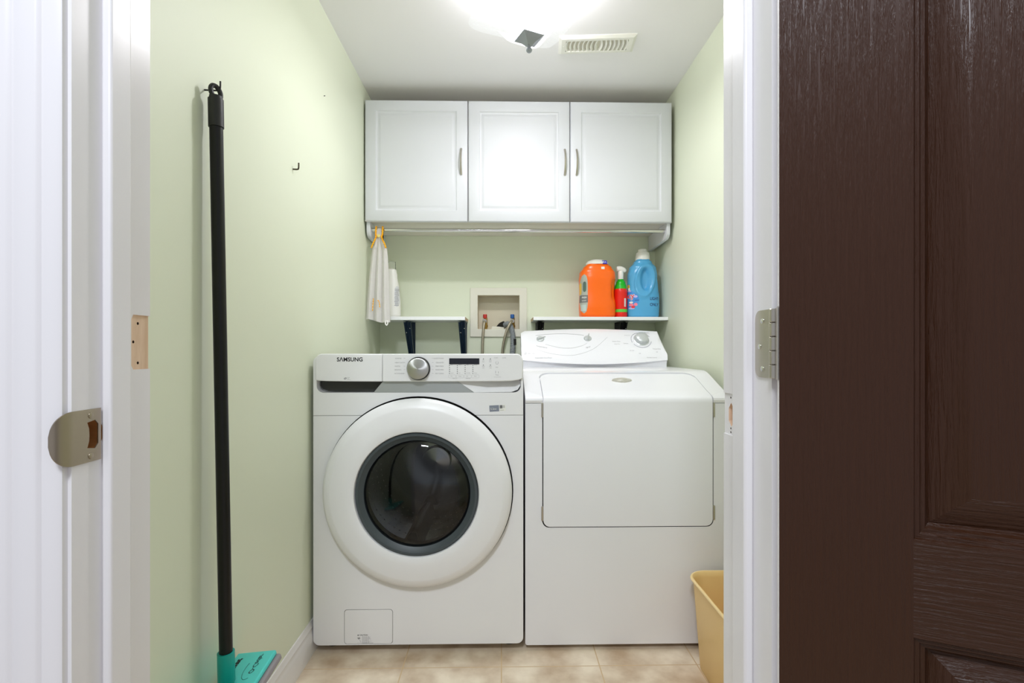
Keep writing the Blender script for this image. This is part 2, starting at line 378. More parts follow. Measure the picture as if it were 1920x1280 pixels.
# ---- brown moulded door, swung wide open into the hall
TH = math.radians(154.6)
dd = Vector((-math.cos(TH), -math.sin(TH), 0)); dn = Vector((-math.sin(TH), math.cos(TH), 0)); K = Vector((0.2955, 0.549, 0))
DW, DT, DH0, DH1 = 0.745, 0.035, 0.008, 2.022
def D(t, z, dep=0.0):     # point of the visible face: t along the width, dep below the face
    return K+dn*(DT-dep)+dd*(0.002+t)+Vector((0, 0, z))
bm = B()
tx = [0, 0.111, 0.111+0.2065, DW-0.111-0.2065, DW-0.111, DW]; tz = [DH0, 0.20, 0.709, 0.800, 1.50, 1.60, 1.89, DH1]
for i in range(5):
    for j in range(7):
        t0, t1, z0, z1 = tx[i], tx[i+1], tz[j], tz[j+1]
        if i in (1, 3) and j in (1, 3, 5):
            loops = []
            for inset, dep in ((0, 0), (0.0018, 0.0030), (0.005, 0.0032), (0.0068, 0.0062), (0.010, 0.0064), (0.0118, 0.0105), (0.0145, 0.0130), (0.040, 0.0015), (0.044, 0.0005)):
                loops.append([bm.verts.new(D(*q, dep)) for q in ((t0+inset, z0+inset), (t1-inset, z0+inset), (t1-inset, z1-inset), (t0+inset, z1-inset))])
            for a, b in zip(loops, loops[1:]):
                for k in range(4): bm.faces.new([a[k], a[(k+1) % 4], b[(k+1) % 4], b[k]]).material_index = 1 if k in (0, 2) else 0
            bm.faces.new(loops[-1]).material_index = 0
        else:
            f = bm.faces.new([bm.verts.new(D(*q)) for q in ((t0, z0), (t1, z0), (t1, z1), (t0, z1))])
            f.material_index = 1 if (i in (1, 3) and j in (0, 2, 4, 6)) else 0
bmesh.ops.remove_doubles(bm, verts=bm.verts[:], dist=1e-5)
for q in (((0, DH0, 0), (0, DH1, 0), (0, DH1, DT), (0, DH0, DT)), ((DW, DH0, 0), (DW, DH1, 0), (DW, DH1, DT), (DW, DH0, DT)), ((0, DH1, 0), (DW, DH1, 0), (DW, DH1, DT), (0, DH1, DT)), ((0, DH0, 0), (DW, DH0, 0), (DW, DH0, DT), (0, DH0, DT)), ((0, DH0, DT), (DW, DH0, DT), (DW, DH1, DT), (0, DH1, DT))):
    bm.faces.new([bm.verts.new(D(*p)) for p in q]).material_index = 2
door = struct('door_1', bm, [BROWNV, BROWNH, TRIM], smooth=25)
# hinge: leaf on the jamb, barrel of five knuckles
for zc, nm in ((0.9834, 'hinge'), (0.25, 'hinge'), (1.78, 'hinge')):
    z0, z1 = zc-0.038, zc+0.038
    bm = prism(B(), [(0.557, z0), (0.557, z1)]+[(0.580+0.010*math.sin(a), z1-0.010+0.010*math.cos(a)) for a in [k*PI/12 for k in range(7)]]+[(0.580+0.010*math.cos(a), z0+0.010-0.010*math.sin(a)) for a in [k*PI/12 for k in range(7)]], 'x', JR-0.0014, JR+0.0002)
    hg = new('hinge', bm, NICKEL, door)
    bm = B(); kx, ky = 0.2950, 0.5492
    for q in range(5):
        a0 = z0+0.0152*q; lathe(bm, [(0.0050, a0+0.0004), (0.0055, a0+0.0009), (0.0055, a0+0.0143), (0.0050, a0+0.0148)], (kx, ky, 0), 'z', 20)
    new('barrel', bm, NICKEL, hg)
    p0 = K+dd*0.0015+dn*0.001; p1 = K+dd*0.0015+dn*(DT-0.002)
    e = dd*0.0012
    new('door_leaf', hexa(B(), [p0-e+Vector((0, 0, z0)), p1-e+Vector((0, 0, z0)), p1+Vector((0, 0, z0)), p0+Vector((0, 0, z0)), p0-e+Vector((0, 0, z1)), p1-e+Vector((0, 0, z1)), p1+Vector((0, 0, z1)), p0+Vector((0, 0, z1))]), NICKEL, hg)
    for (yy, zz) in ((0.573, zc+0.026), (0.579, zc-0.003), (0.573, zc-0.028)):
        new('screw', lathe(B(), [(0.0032, 0), (0.003, -0.0008), (0.001, -0.0013)], (JR-0.0014, yy, zz), 'x', 14), CHROME, hg)

# ================================================================= WASHER
WX0, WX1, WY = -0.6045, 0.0680, 1.65
W = empty('washing_machine', ((WX0+WX1)/2, 2.0, 0), 'white front-loading washing machine with a round dark glass door and silver dial', 'washing machine')
CX, CZ = -0.2680, 0.5230
def wdoor_r(r, y0, y1, seg=72): return lathe(B(), [(r, y0), (r, y1)], (CX, 0, CZ), 'y', seg)
body = prism(B(), rr(WX0, WX1, 0.030, 0.955, [0.020, 0.020, 0.018, 0.018]), 'y', WY, 2.34)
slot = prism(B(), rr(-0.5935, 0.0600, 0.8385, 0.99, [0.022, 0.022, 0, 0], 8), 'y', 1.60, 1.692)
seam = B(); box(seam, WX0-0.01, WX1+0.01, WY-0.01, WY+0.0014, 0.7648, 0.7660)
fl = prism(B(), rr(-0.5055, -0.3512, 0.0335, 0.1440, 0.009), 'y', 1.60, WY+0.005)
me, ms = cut(body, [(slot, APPL), (wdoor_r(0.215, 1.60, 2.20), SHADOWGAP), (seam, GINK), (fl, SHADOWGAP), (lathe(B(), [(0.2955, 1.60), (0.2955, 1.662), (0.3035, 1.662), (0.3035, 1.60), (0.2955, 1.60)], (CX, 0, CZ), 'y', 96, caps=False), SHADOWGAP)], [APPL])
new('cabinet_body', me, ms, W, smooth=30, bevel=0.0025)
# control panel
bm = prism(B(), [(-0.5935, 0.8800), (-0.585, 0.8778), (-0.56, 0.8762), (-0.50, 0.8752), (-0.3824, 0.8745)]+[(-0.3824, 0.9630)]+rr(-0.5935, -0.3824, 0.94, 0.9632, [0, 0, 0, 0.020], 8)[3:], 'y', 1.6385, 1.70)
dr = new('detergent_drawer', bm, APPL, W, bevel=0.003, seg=3)
pr_ = [(-0.3816, 0.8745), (-0.15, 0.8742), (-0.02, 0.8748), (0.030, 0.8760), (0.055, 0.8795), (0.0655, 0.8850)]+rr(-0.3816, 0.0655, 0.93, 0.9632, [0, 0, 0.020, 0], 8)[2:-1]+[(-0.3816, 0.9630)]
cp = new('control_panel', prism(B(), pr_, 'y', 1.6385, 1.70), APPL, W, bevel=0.003, seg=3)
# handle pocket, silver band, right recess
new('drawer_handle', prism(B(), [(-0.5915, 0.8600), (-0.583, 0.8478), (-0.565, 0.8420), (-0.530, 0.8402), (-0.420, 0.8392), (-0.386, 0.8590), (-0.386, 0.8735), (-0.5915, 0.8735)], 'y', 1.680, 1.6915), DARKPL, dr)
new('band_trim', prism(B(), [(-0.413, 0.8386), (-0.092, 0.8386), (-0.143, 0.8742), (-0.3835, 0.8742)], 'y', 1.6510, 1.6915), SILVER, W, bevel=0.001)
bm = B()
a = [(-0.0905, 1.6515, 0.8388), (0.030, 1.6515, 0.8400), (0.050, 1.6530, 0.8475), (0.0585, 1.6560, 0.860), (0.0590, 1.665, 0.876), (-0.1425, 1.654, 0.8742), (-0.03, 1.686, 0.875), (0.045, 1.686, 0.877), (-0.03, 1.676, 0.8590), (0.040, 1.676, 0.862)]
vs = [bm.verts.new(p) for p in a]
for f in ((0, 8, 6, 5), (0, 1, 9, 8), (1, 2, 9), (2, 3, 9), (3, 4, 7, 9), (8, 9, 7, 6)): bm.faces.new([vs[i] for i in f])
new('recess_scoop', bm, APPL, W, smooth=60)
# dial
DIAL = mat('brushed_dial', (196, 196, 192), 0.3, 1.0)
b_ = DIAL.node_tree.nodes['Principled BSDF']; b_.inputs['Anisotropic'].default_value = 0.85
tn = N(DIAL, 'ShaderNodeTangent'); tn.direction_type = 'RADIAL'; tn.axis = 'Y'; LK(DIAL, tn.outputs[0], b_.inputs['Tangent'])
bm = lathe(B(), [(0.0372, 0.008), (0.0372, 0.003), (0.0360, 0.001), (0.034, 0.001)], (0, 0, 0), 'y', 48, 1)
lathe(bm, [(0.0338, 0.002), (0.0338, -0.012), (0.0328, -0.014), (0.0316, -0.0145)], (0, 0, 0), 'y', 48, 0)
me = to_mesh(bm, 'dial_knob'); me.materials.append(DIAL); me.materials.append(DARKPL)
me.polygons.foreach_set('use_smooth', [True]*len(me.polygons)); me.set_sharp_from_angle(angle=math.radians(35))
dk = link(bpy.data.objects.new('dial_knob', me)); dk.parent = W; dk.location = Vector((-0.2665, 1.63, 0.9165))-ORG['washing_machine']; tag(dk, 'round brushed silver dial')
new('display', box(B(), -0.169, -0.0730, 1.6370, 1.6390, 0.9298, 0.9490), SCREEN, W, bevel=0.0004)
PY = 1.6382
bm = B()
for s, x, z in (('NORMAL', -0.3410, 0.9470), ('HEAVY DUTY', -0.3418, 0.9335), ('WHITES', -0.3425, 0.9220), ('BEDDING', -0.3428, 0.9108), ('ACTIVEWEAR', -0.3432, 0.8988)): text(bm, s, 0.0050, plane_fn(x, PY, z))
new('program_names', bm, GINK, cp, smooth=0); bm = B()
for s, z in (('QUICK WASH', 0.9470), ('DELICATES', 0.9335), ('PERM PRESS', 0.9220), ('RINSE+SPIN', 0.9108), ('SELF CLEAN', 0.8988)): text(bm, s, 0.0050, plane_fn(-0.1868, PY, z), align='RIGHT')
new('program_names', bm, GINK, cp, smooth=0); bm = B()
for k in range(4):
    x = -0.1680+0.0248*k
    for names, sz, zz in ((('SOIL', 'HEAVY', 'HIGH', 'EXTRA'), 0.0032, 0.9270), (('LIGHT', 'TAP', 'NO SPIN', 'COLD'), 0.0032, 0.9005), (('Soil', 'Temp', 'Spin', 'Rinse'), 0.0036, 0.8905)):
        word('option_name', names[k], sz, plane_fn(x+0.004, PY, zz), GINK, cp)
bm.free(); word('option_name', 'Delay End', 0.0034, plane_fn(-0.158, PY, 0.8838), GINK, cp); word('option_name', 'Child Lock', 0.0034, plane_fn(-0.116, PY, 0.8838), GINK, cp)
for x, z, s_, s2 in ((-0.060, 0.9435, 'Pre', 'Soak'), (-0.0375, 0.9435, 'Extra', 'Rinse'), (-0.060, 0.9235, 'Delay', 'End'), (-0.0375, 0.9235, 'Smart', 'Care')):
    bm = B(); text(bm, s_, 0.0036, plane_fn(x, PY, z-0.0015), align='CENTER'); text(bm, s2, 0.0036, plane_fn(x, PY, z-0.0065), align='CENTER'); new('option_name', bm, GINK, cp, smooth=0)
bm = B()
text(bm, 'POWER', 0.0036, plane_fn(-0.0260, PY, 0.9490)); text(bm, 'SOUND', 0.0036, plane_fn(0.000, PY, 0.9490)); text(bm, 'Start', 0.0042, plane_fn(-0.021, PY, 0.9190)); text(bm, 'Pause', 0.0042, plane_fn(-0.021, PY, 0.8945))
tube(bm, [(-0.0165+0.0045*math.cos(a), PY, 0.9345+0.0045*math.sin(a)) for a in [math.radians(120+k*15) for k in range(21)]], 0.0004, 5)
box(bm, -0.0215, -0.0206, PY-0.0001, PY, 0.901, 0.909); box(bm, -0.0125, -0.0116, PY-0.0001, PY, 0.901, 0.907)
for x0, x1, z in ((-0.0270, -0.0040, 0.8885),): box(bm, x0, x1, PY-0.0001, PY, z, z+0.0005)
new('start_print', bm, GINK, cp, smooth=0); bm = B()
bm.free()
for x0 in (-0.314, -0.2245):
    bm = B()
    for z in (0.949, 0.9355, 0.924, 0.9128, 0.9008): box(bm, x0, x0+0.0055, PY-0.0001, PY, z-0.0002, z+0.0003)
    new('dial_marks', bm, GINK, cp, smooth=0)
bm = B()
for k in range(4):
    for q in range(5): lathe(bm, [(0.0013, 1.6381), (0.0013, 1.6386)], (-0.1680+0.0248*k, 0, 0.9255-0.0061*q), 'y', 10)
    new('indicator_lights', bm, INK, cp, smooth=0); bm = B()
for x in (-0.060, -0.0375):
    for z in (0.9470, 0.9272): lathe(bm, [(0.0014, 1.6381), (0.0014, 1.6386)], (x, 0, z), 'y', 10)
new('option_lights', bm, INK, cp, smooth=0)
bm = B()
for k in range(4):
    x0 = -0.1715+0.0248*k; a = rr(x0, x0+0.0235, 0.8862, 0.8962, 0.003, 4); b = rr(x0+0.0005, x0+0.0230, 0.8867, 0.8957, 0.0026, 4)
    va = [bm.verts.new((p[0], PY, p[1])) for p in a]; vb = [bm.verts.new((p[0], PY, p[1])) for p in b]
    for i in range(len(a)): bm.faces.new([va[i], va[(i+1) % len(a)], vb[(i+1) % len(a)], vb[i]])
new('button_outline', bm, LINK_, cp, smooth=0)
bm = B()
try:
    text(bm, 'S\u039bMSUNG', 0.0175, plane_fn(-0.5250, PY, 0.9395), bold=0.0005, space=1.03)
except Exception: text(bm, 'SAMSUNG', 0.0152, plane_fn(-0.5250, PY, 0.9400), bold=0.00045)
xs = [v.co.x for v in bm.verts]; x0, x1 = min(xs), max(xs)
for v in bm.verts: v.co.x = -0.5255+(v.co.x-x0)/(x1-x0)*0.0815
new('logo', bm, INK, dr, smooth=0); tag(bpy.data.objects['logo'], 'black brand lettering')
bm = B()
tube(bm, [(-0.499+0.0035*math.cos(a), PY, 0.8850+0.0022*math.sin(a)+0.0012*math.cos(a)) for a in [k*PI/8 for k in range(17)]], 0.0009, 5)
text(bm, 'Smart', 0.0034, plane_fn(-0.4925, PY, 0.8868)); text(bm, 'Care', 0.0034, plane_fn(-0.4925, PY, 0.8828)); box(bm, -0.4930, -0.4820, PY-0.0001, PY, 0.8812, 0.8816)
new('care_mark', bm, GINK, dr, smooth=0)
# energy sticker
yS = WY-0.0004
def stk(u, v): a = math.radians(3); return (-0.0405+u*math.cos(a)-v*math.sin(a), yS, 0.7765+u*math.sin(a)+v*math.cos(a))
bm = B()
def quad(bm, fn, x0, x1, z0, z1, mi): bm.faces.new([bm.verts.new(fn(*q)) for q in ((x0, z0), (x1, z0), (x1, z1), (x0, z1))]).material_index = mi
quad(bm, stk, 0, 0.031, 0, 0.0200, 0); quad(bm, stk, 0.0315, 0.0520, 0, 0.0200, 1)
yS = WY-0.0007
text(bm, '5.2cu', 0.009, lambda u, v: stk(u+0.003, v+0.006), 1)
for k in range(5): quad(bm, stk, 0.034+0.0034*k, 0.0356+0.0034*k, 0.010, 0.0185, 2)
quad(bm, stk, 0.0335, 0.042, 0.0085, 0.0195, 2); quad(bm, stk, 0.034, 0.046, 0.003, 0.004, 2)
new('rating_sticker', bm, [mat('sticker_slate', (128, 134, 148), 0.4), WHITEP, GINK], W, smooth=0)
tag(bpy.data.objects['rating_sticker'], 'small slate and white sticker')
# door
dp = [(0.205, 1.640), (0.298, 1.640), (0.2995, 1.632), (0.2975, 1.6235), (0.289, 1.6165), (0.274, 1.6085), (0.268, 1.6065), (0.222, 1.6025), (0.203, 1.6020), (0.1960, 1.6050), (0.1925, 1.615), (0.1925, 1.640)]
wd = new('door', lathe(B(), dp+[dp[0]], (CX, 0, CZ), 'y', 96, caps=False), APPL2, W, smooth=40)
new('gap_shade_ring', lathe(B(), [(0.2965, 1.6400), (0.2965, 1.6498), (0.220, 1.6498), (0.220, 1.640), (0.2965, 1.64)], (CX, 0, CZ), 'y', 72, caps=False), SHADOWGAP, wd)  # dark filler ring added in place of the shade behind the door rim
new('window_gasket', lathe(B(), [(0.1922, 1.612), (0.190, 1.6065), (0.183, 1.607), (0.176, 1.614), (0.168, 1.619), (0.164, 1.630), (0.164, 1.66), (0.1922, 1.66), (0.1922, 1.612)], (CX, 0, CZ), 'y', 96, caps=False), GASKET, wd)
gp = [(0.1665*math.cos(a), 1.622-0.030*math.sin(a)) for a in [k*PI/2/12 for k in range(13)]]
gp[-1] = (0.0008, gp[-1][1])
new('door_glass', lathe(B(), gp, (CX, 0, CZ), 'y', 72, caps=False), TINTG, wd, smooth=60)
drum = lathe(B(), [(0.205, 1.70), (0.205, 1.665), (0.200, 1.66), (0.213, 1.72), (0.213, 2.10), (0.19, 2.13), (0.06, 2.12), (0.055, 2.09), (0.001, 2.085)], (CX, 0, CZ), 'y', 72, caps=False)
for k in range(60):
    for q in range(5):
        a = 2*PI*(k+0.5*(q % 2))/60
        M = Matrix.Translation((CX+0.2122*math.cos(a), 1.76+0.07*q, CZ+0.2122*math.sin(a))) @ Vector((-math.cos(a), 0, -math.sin(a))).to_track_quat('Z', 'Y').to_matrix().to_4x4()
        drum.faces.new([drum.verts.new(M @ Vector((0.003*math.cos(w*PI/4), 0.003*math.sin(w*PI/4), 0))) for w in range(8)]).material_index = 1
db = new('drum', drum, [DRUM, BLACK], W, smooth=40)
for k in range(3):
    a = math.radians(20+120*k); c, s = math.cos(a), math.sin(a)
    prf = [(-0.035, 0.2125), (-0.018, 0.180), (-0.008, 0.165), (0.008, 0.165), (0.018, 0.180), (0.035, 0.2125)]
    bm = prism(B(), [(CX+r*c-t*s, CZ+r*s+t*c) for t, r in prf], 'y', 1.74, 2.09)
    new('drum_paddle', bm, DARKPL, db, bevel=0.004)
# filter cover
fc = new('filter_cover', prism(B(), rr(-0.5045, -0.3522, 0.0345, 0.1430, 0.0085), 'y', WY-0.0004, WY+0.004), APPL, W)
bm = B(); yy = WY-0.0006
text(bm, 'CAUTION', 0.0058, plane_fn(-0.4570, yy, 0.0605), 1, bold=0.0001)
bm.faces.new([bm.verts.new((x, yy, z)) for x, z in ((-0.4640, 0.0605), (-0.4590, 0.0605), (-0.4615, 0.0650))]).material_index = 1
rnd = random.Random(3)
for k in range(11):
    l = 0.016+0.012*rnd.random(); text(bm, 'Do not open while the washer is running'[:int(l*900)], 0.0030, plane_fn(-0.4480, yy, 0.0568-0.0021*k), 0)
bm.faces.new([bm.verts.new((x, yy, z)) for x, z in ((-0.4650, 0.0540), (-0.4560, 0.0555), (-0.4545, 0.0520), (-0.4590, 0.0480))]).material_index = 0
tube(bm, [(-0.457+0.004*math.sin(a), yy, 0.047-0.005*a) for a in (0, 0.5, 1.0, 1.4)], 0.0004, 5)
quad(bm, lambda u, v: (u, yy, v), -0.4650, -0.4120, 0.0345+0.0028, 0.0345+0.0032, 0)
new('caution_print', bm, [GINK, INK], fc, smooth=0)
for x in (-0.56, 0.024):
    for y in (1.72, 2.28):
        new('foot', lathe(B(), [(0.022, 0.0), (0.022, 0.012), (0.009, 0.014), (0.009, 0.031)], (x, y, 0), 'z', 20), BLACKM, W)

# ================================================================= DRYER
DX0, DX1, DY = 0.0750, 0.7480, 1.660
DR = empty('clothes_dryer', ((DX0+DX1)/2, 2.0, 0), 'white clothes dryer with a wide rectangular door and sloped control console', 'dryer')
hood = [(1.660, 0.8030), (1.657, 0.812), (1.659, 0.8185), (1.666, 0.8240), (1.715, 0.8400), (1.84, 0.8890), (1.865, 0.8965), (1.89, 0.9000), (2.36, 0.9000), (2.36, 0.8030)]
# door profile: s runs up the front then back along the slope
DPF = [(1.6570, 0.4020), (1.6570, 0.8040), (1.6585, 0.8140), (1.6630, 0.8215), (1.6710, 0.8258), (1.715, 0.8418), (1.8380, 0.8890)]
def strip(x0, x1, prof, out, inn, rb, rt, grow=0.0):
    """solid following a (y,z) polyline with rounded corners in its own surface"""
    P = [Vector((p[0], p[1])) for p in prof]
    ln = [0]
    for a, b in zip(P, P[1:]): ln.append(ln[-1]+(b-a).length)
    tot = ln[-1]
    d0 = (P[1]-P[0]).normalized(); d1 = (P[-1]-P[-2]).normalized()
    P[0] = P[0]-d0*grow; P[-1] = P[-1]+d1*grow
    ln = [0]
    for a, b in zip(P, P[1:]): ln.append(ln[-1]+(b-a).length)
    tot = ln[-1]
    ss = sorted(set([round(v, 6) for v in ln]+[round(rb*(1-math.cos(k*PI/2/8)), 6) for k in range(9)]+[round(tot-rt*(1-math.cos(k*PI/2/8)), 6) for k in range(9)]))
    rows = []
    for s in ss:
        i = max(k for k in range(len(ln)-1) if ln[k] <= s+1e-9); t = (s-ln[i])/(ln[i+1]-ln[i]); p = P[i].lerp(P[i+1], t)
        dA = (P[i+1]-P[i]).normalized()
        if t < 1e-4 and i > 0: dA = (dA+(P[i]-P[i-1]).normalized()).normalized()
        if t > 1-1e-4 and i+2 < len(P): dA = (dA+(P[i+2]-P[i+1]).normalized()).normalized()
        nrm = Vector((-dA.y, dA.x))         # outward (toward -y / up)
        ins = 0
        if s < rb: ins = rb-math.sqrt(max(0, rb*rb-(rb-s)**2))
        if s > tot-rt: ins = max(ins, rt-math.sqrt(max(0, rt*rt-(rt-(tot-s))**2)))
        po = p+nrm*out; pi_ = p-nrm*inn
        rows.append((x0-grow+ins, x1+grow-ins, po, pi_))
    bm = B(); vs = []
    for a, b, po, q in rows: vs.append([bm.verts.new((a, po.x, po.y)), bm.verts.new((b, po.x, po.y)), bm.verts.new((b, q.x, q.y)), bm.verts.new((a, q.x, q.y))])
    for r0, r1 in zip(vs, vs[1:]):
        for k in range(4): bm.faces.new([r0[k], r0[(k+1) % 4], r1[(k+1) % 4], r1[k]])
    bm.faces.new(vs[0]); bm.faces.new(vs[-1])
    return bm
DDX0, DDX1 = 0.1335, 0.6870
lower = prism(B(), rr(DX0, DX1, 0.0180, 0.8015, [0.008, 0.008, 0.0, 0.0]), 'y', DY, 2.36)
def pocket(): return strip(DDX0, DDX1, DPF, 0.03, 0.014, 0.022, 0.040, 0.0030)
me, ms = cut(lower, [(pocket(), SHADOWGAP)], [DRY]); new('cabinet_body', me, ms, DR, smooth=30, bevel=0.002)
DPF2 = DPF[:-1]+[(1.8510, 0.8938)]
me, ms = cut(prism(B(), hood, 'x', DX0, DX1), [(strip(DDX0, DDX1, DPF2, 0.03, 0.011, 0.022, 0.045, 0.0026), DRY)], [DRY]); new('top_hood', me, ms, DR, smooth=30, bevel=0.006, seg=3)
dd_ = new('door', strip(DDX0, DDX1, DPF, 0.0, 0.010, 0.022, 0.040), DRY, DR, smooth=40, bevel=0.002)
# badge on the door
sl = Vector((0, 0.123, 0.0472)).normalized(); sn = Vector((0, -sl.z, sl.y))
b0 = Vector((0.4180, 1.783, 0.8679))
bm = B()
out = []
for k in range(48):
    a = 2*PI*k/48; r = 0.013+0.0035*abs(math.cos(a))**0.5; x = 0.0205*math.cos(a)+0.015*math.copysign(abs(math.cos(a))**5, math.cos(a)); y = r*math.sin(a)*1.15
    out.append((x, y))
lo = [bm.verts.new(b0+Vector((x, 0, 0))+sl*y) for x, y in out]; hi = [bm.verts.new(b0+Vector((x*0.94, 0, 0))+sl*y*0.9+sn*0.0050) for x, y in out]
for k in range(48): bm.faces.new([lo[k], lo[(k+1) % 48], hi[(k+1) % 48], hi[k]])
bm.faces.new(hi); bm.faces.new(lo)
lo = [bm.verts.new(b0+Vector((0.017*math.cos(2*PI*k/32), 0, 0))+sl*0.0115*math.sin(2*PI*k/32)+sn*0.0048) for k in range(32)]; hi = [bm.verts.new(b0+Vector((0.0145*math.cos(2*PI*k/32), 0, 0))+sl*0.0095*math.sin(2*PI*k/32)+sn*0.0080) for k in range(32)]
for k in range(32): bm.faces.new([lo[k], lo[(k+1) % 32], hi[(k+1) % 32], hi[k]])
bm.faces.new(hi)
new('badge', bm, mat('cream_badge', (206, 203, 192), 0.35, 0.3), dd_); tag(bpy.data.objects['badge'], 'small cream embossed badge')
for x, n in ((DDX1+0.0036, 1), (DDX0-0.0036, -1)):
    for z in (0.782, 0.447):
        bm = prism(B(), rr(x-0.0030, x+0.0030, z-0.025, z+0.022, 0.002, 3), 'y', 1.6545, 1.664)
        new('door_hinge', bm, NICKEL, dd_, bevel=0.0008)
for x in (0.12, 0.70):
    for y in (1.74, 2.28): new('foot', lathe(B(), [(0.02, 0), (0.02, 0.010), (0.008, 0.011), (0.008, 0.019)], (x, y, 0), 'z', 18), BLACKM, DR)
# console
C0 = Vector((0, 2.205, 0.925)); CU = Vector((0, 0.10, 0.127)); CN = Vector((0, -0.127, 0.10)).normalized()
def CF(x, t, off=0.0): return Vector((x, 0, 0))+C0+CU*t+CN*off
bm = B(); secs = []
NX = 40
for i in range(NX+1):
    u = i/NX; x = 0.0840+(0.7180-0.0840)*u
    top = 1.05+0.09*math.sin(PI*min(1, u*1.02)); bot = 0.05-0.14*math.sin(PI*u)
    if x > 0.700: q = (x-0.700)/0.0185; top = 1.06-0.95*(1-math.sqrt(max(0, 1-q*q*0.999)))
    if i == 0: top = 0.98
    tops = CF(x, top); bots = CF(x, bot)
    bul = 0.006*math.sin(PI*u)
    mid = [CF(x, bot+(top-bot)*k/6, 0.012*math.sin(PI*k/6)+bul*0) for k in range(7)]
    pts = [Vector((x, 2.222, 0.900)), Vector((x, 2.222, 0.914)), Vector((x, 2.214+0.004, bots.z-0.004))]+mid+[Vector((x, tops.y+0.012, tops.z+0.001)), Vector((x, 2.355, max(0.93, tops.z-0.012))), Vector((x, 2.358, 0.900))]
    secs.append([bm.verts.new(p) for p in pts])
for a, b in zip(secs, secs[1:]):
    for k in range(len(a)): bm.faces.new([a[k], a[(k+1) % len(a)], b[(k+1) % len(a)], b[k]])
bm.faces.new(secs[0]); bm.faces.new(secs[-1])
co = new('console', bm, DRY, DR, smooth=40)
def cf(x, t, off=0.0005):
    u = (x-0.084)/0.634; top = 1.05+0.09*math.sin(PI*min(1, u*1.02)); bot = 0.05-0.14*math.sin(PI*u)
    k = min(1, max(0, (t-bot)/(top-bot)))
    return CF(x, t, 0.012*math.sin(PI*k)+off)
def cone(bm, x, t, prof, seg=32, mi=0, sx=1.0):
    rings = []
    ex = Vector((1, 0, 0)); ey = CU.normalized(); c = cf(x, t, 0)
    for r, h in prof: rings.append([bm.verts.new(c+ex*(sx*r*math.cos(2*PI*k/seg))+ey*(r*math.sin(2*PI*k/seg))+CN*h) for k in range(seg)])
    for a, b in zip(rings, rings[1:]):
        for k in range(seg): bm.faces.new([a[k], a[(k+1) % seg], b[(k+1) % seg], b[k]]).material_index = mi
    bm.faces.new(rings[-1]).material_index = mi; bm.faces.new(rings[0]).material_index = mi
KNOBG = mat('silver_grey_plastic', (196, 200, 200), 0.3, 0.3)
KX, KT = 0.6180, 0.70
bm = B(); cone(bm, KX, KT, [(0.034, -0.002), (0.034, 0.002), (0.030, 0.004), (0.028, 0.016), (0.0265, 0.022), (0.020, 0.026), (0.008, 0.0275)])
bm2 = new('timer_knob', bm, KNOBG, co)
bm = B()
for a0, a1 in ((25, 200), (215, 345)):
    tube(bm, [cf(KX+0.0445*math.cos(a), KT+0.0445*math.sin(a)/0.1616, 0.0004) for a in [math.radians(a0+(a1-a0)*k/24) for k in range(25)]], 0.0009, 5)
new('timer_ring', bm, mat('ring_ink', (140, 142, 156), 0.5), co, smooth=0)
for x, t, nm in ((0.1690, 0.72, 'selector_knob'), (0.3800, 0.74, 'selector_knob')):
    bm = B(); cone(bm, x, t, [(0.0150, -0.003), (0.0150, 0.004), (0.013, 0.006), (0.004, 0.0065)], 24, 0, 1.15)
    a = math.radians(18 if x < 0.2 else 72); c = cf(x, t, 0.006); ex = Vector((1, 0, 0))*math.cos(a)+CU.normalized()*math.sin(a); ey = Vector((1, 0, 0))*-math.sin(a)+CU.normalized()*math.cos(a)
    L1, w = 0.024, 0.0055
    lo = [c-ex*0.014-ey*w, c+ex*L1-ey*w*0.25, c+ex*L1+ey*w*0.25, c-ex*0.014+ey*w]; hi = [p+CN*0.009*(1 if i in (0, 3) else 0.6) for i, p in enumerate(lo)]
    hexa(bm, lo+hi); new(nm, bm, KNOBG, co, bevel=0.0015)
bm = B()
P_ = [(0.150, 0.86), (0.20, 0.915), (0.27, 0.935), (0.33, 0.91), (0.365, 0.87)]
tube(bm, [cf(p.x, p.y, 0.0003) for p in spline([(x, t, 0) for x, t in P_], 8)], 0.0007, 5, 1)
P_ = [(0.190, 0.53), (0.25, 0.42), (0.30, 0.40), (0.35, 0.48), (0.375, 0.58)]
tube(bm, [cf(p.x, p.y, 0.0003) for p in spline([(x, t, 0) for x, t in P_], 8)], 0.0006, 5)
P_ = [(0.150, 0.36), (0.22, 0.22), (0.31, 0.18), (0.40, 0.38), (0.47, 0.80)]
tube(bm, [cf(p.x, p.y, 0.0003) for p in spline([(x, t, 0) for x, t in P_], 8)], 0.0005, 5)
new('console_stripes', bm, [LINK_, GINK], co, smooth=0); bm = B()
def ct(x, t): return lambda u, v: cf(x+u, t+v/0.1616, 0.0006)
text(bm, 'Temperature', 0.009, lambda u, v: cf(0.148+u, 0.46+(v-u*0.22)/0.1616, 0.0006), 1, shear=0.3)
new('dial_print', bm, [LINK_, GINK], co, smooth=0); bm = B()
text(bm, 'Signal', 0.009, lambda u, v: cf(0.366+u, 0.40+(v+u*0.25)/0.1616, 0.0006), 1, shear=0.3)
new('dial_print', bm, [LINK_, GINK], co, smooth=0); bm = B()
text(bm, 'MAYTAG', 0.008, ct(0.110, 0.22), 1); text(bm, 'Dependable Care Dryer', 0.0075, ct(0.142, 0.09), 1)
l = rr(0.0955, 0.1045, 0.222, 0.275, 0.002, 2); tube(bm, [cf(x, t, 0.0005) for x, t in l+l[:1]], 0.0005, 4, 1)
new('brand_print', bm, [LINK_, GINK], co, smooth=0); bm = B()
bm.free()
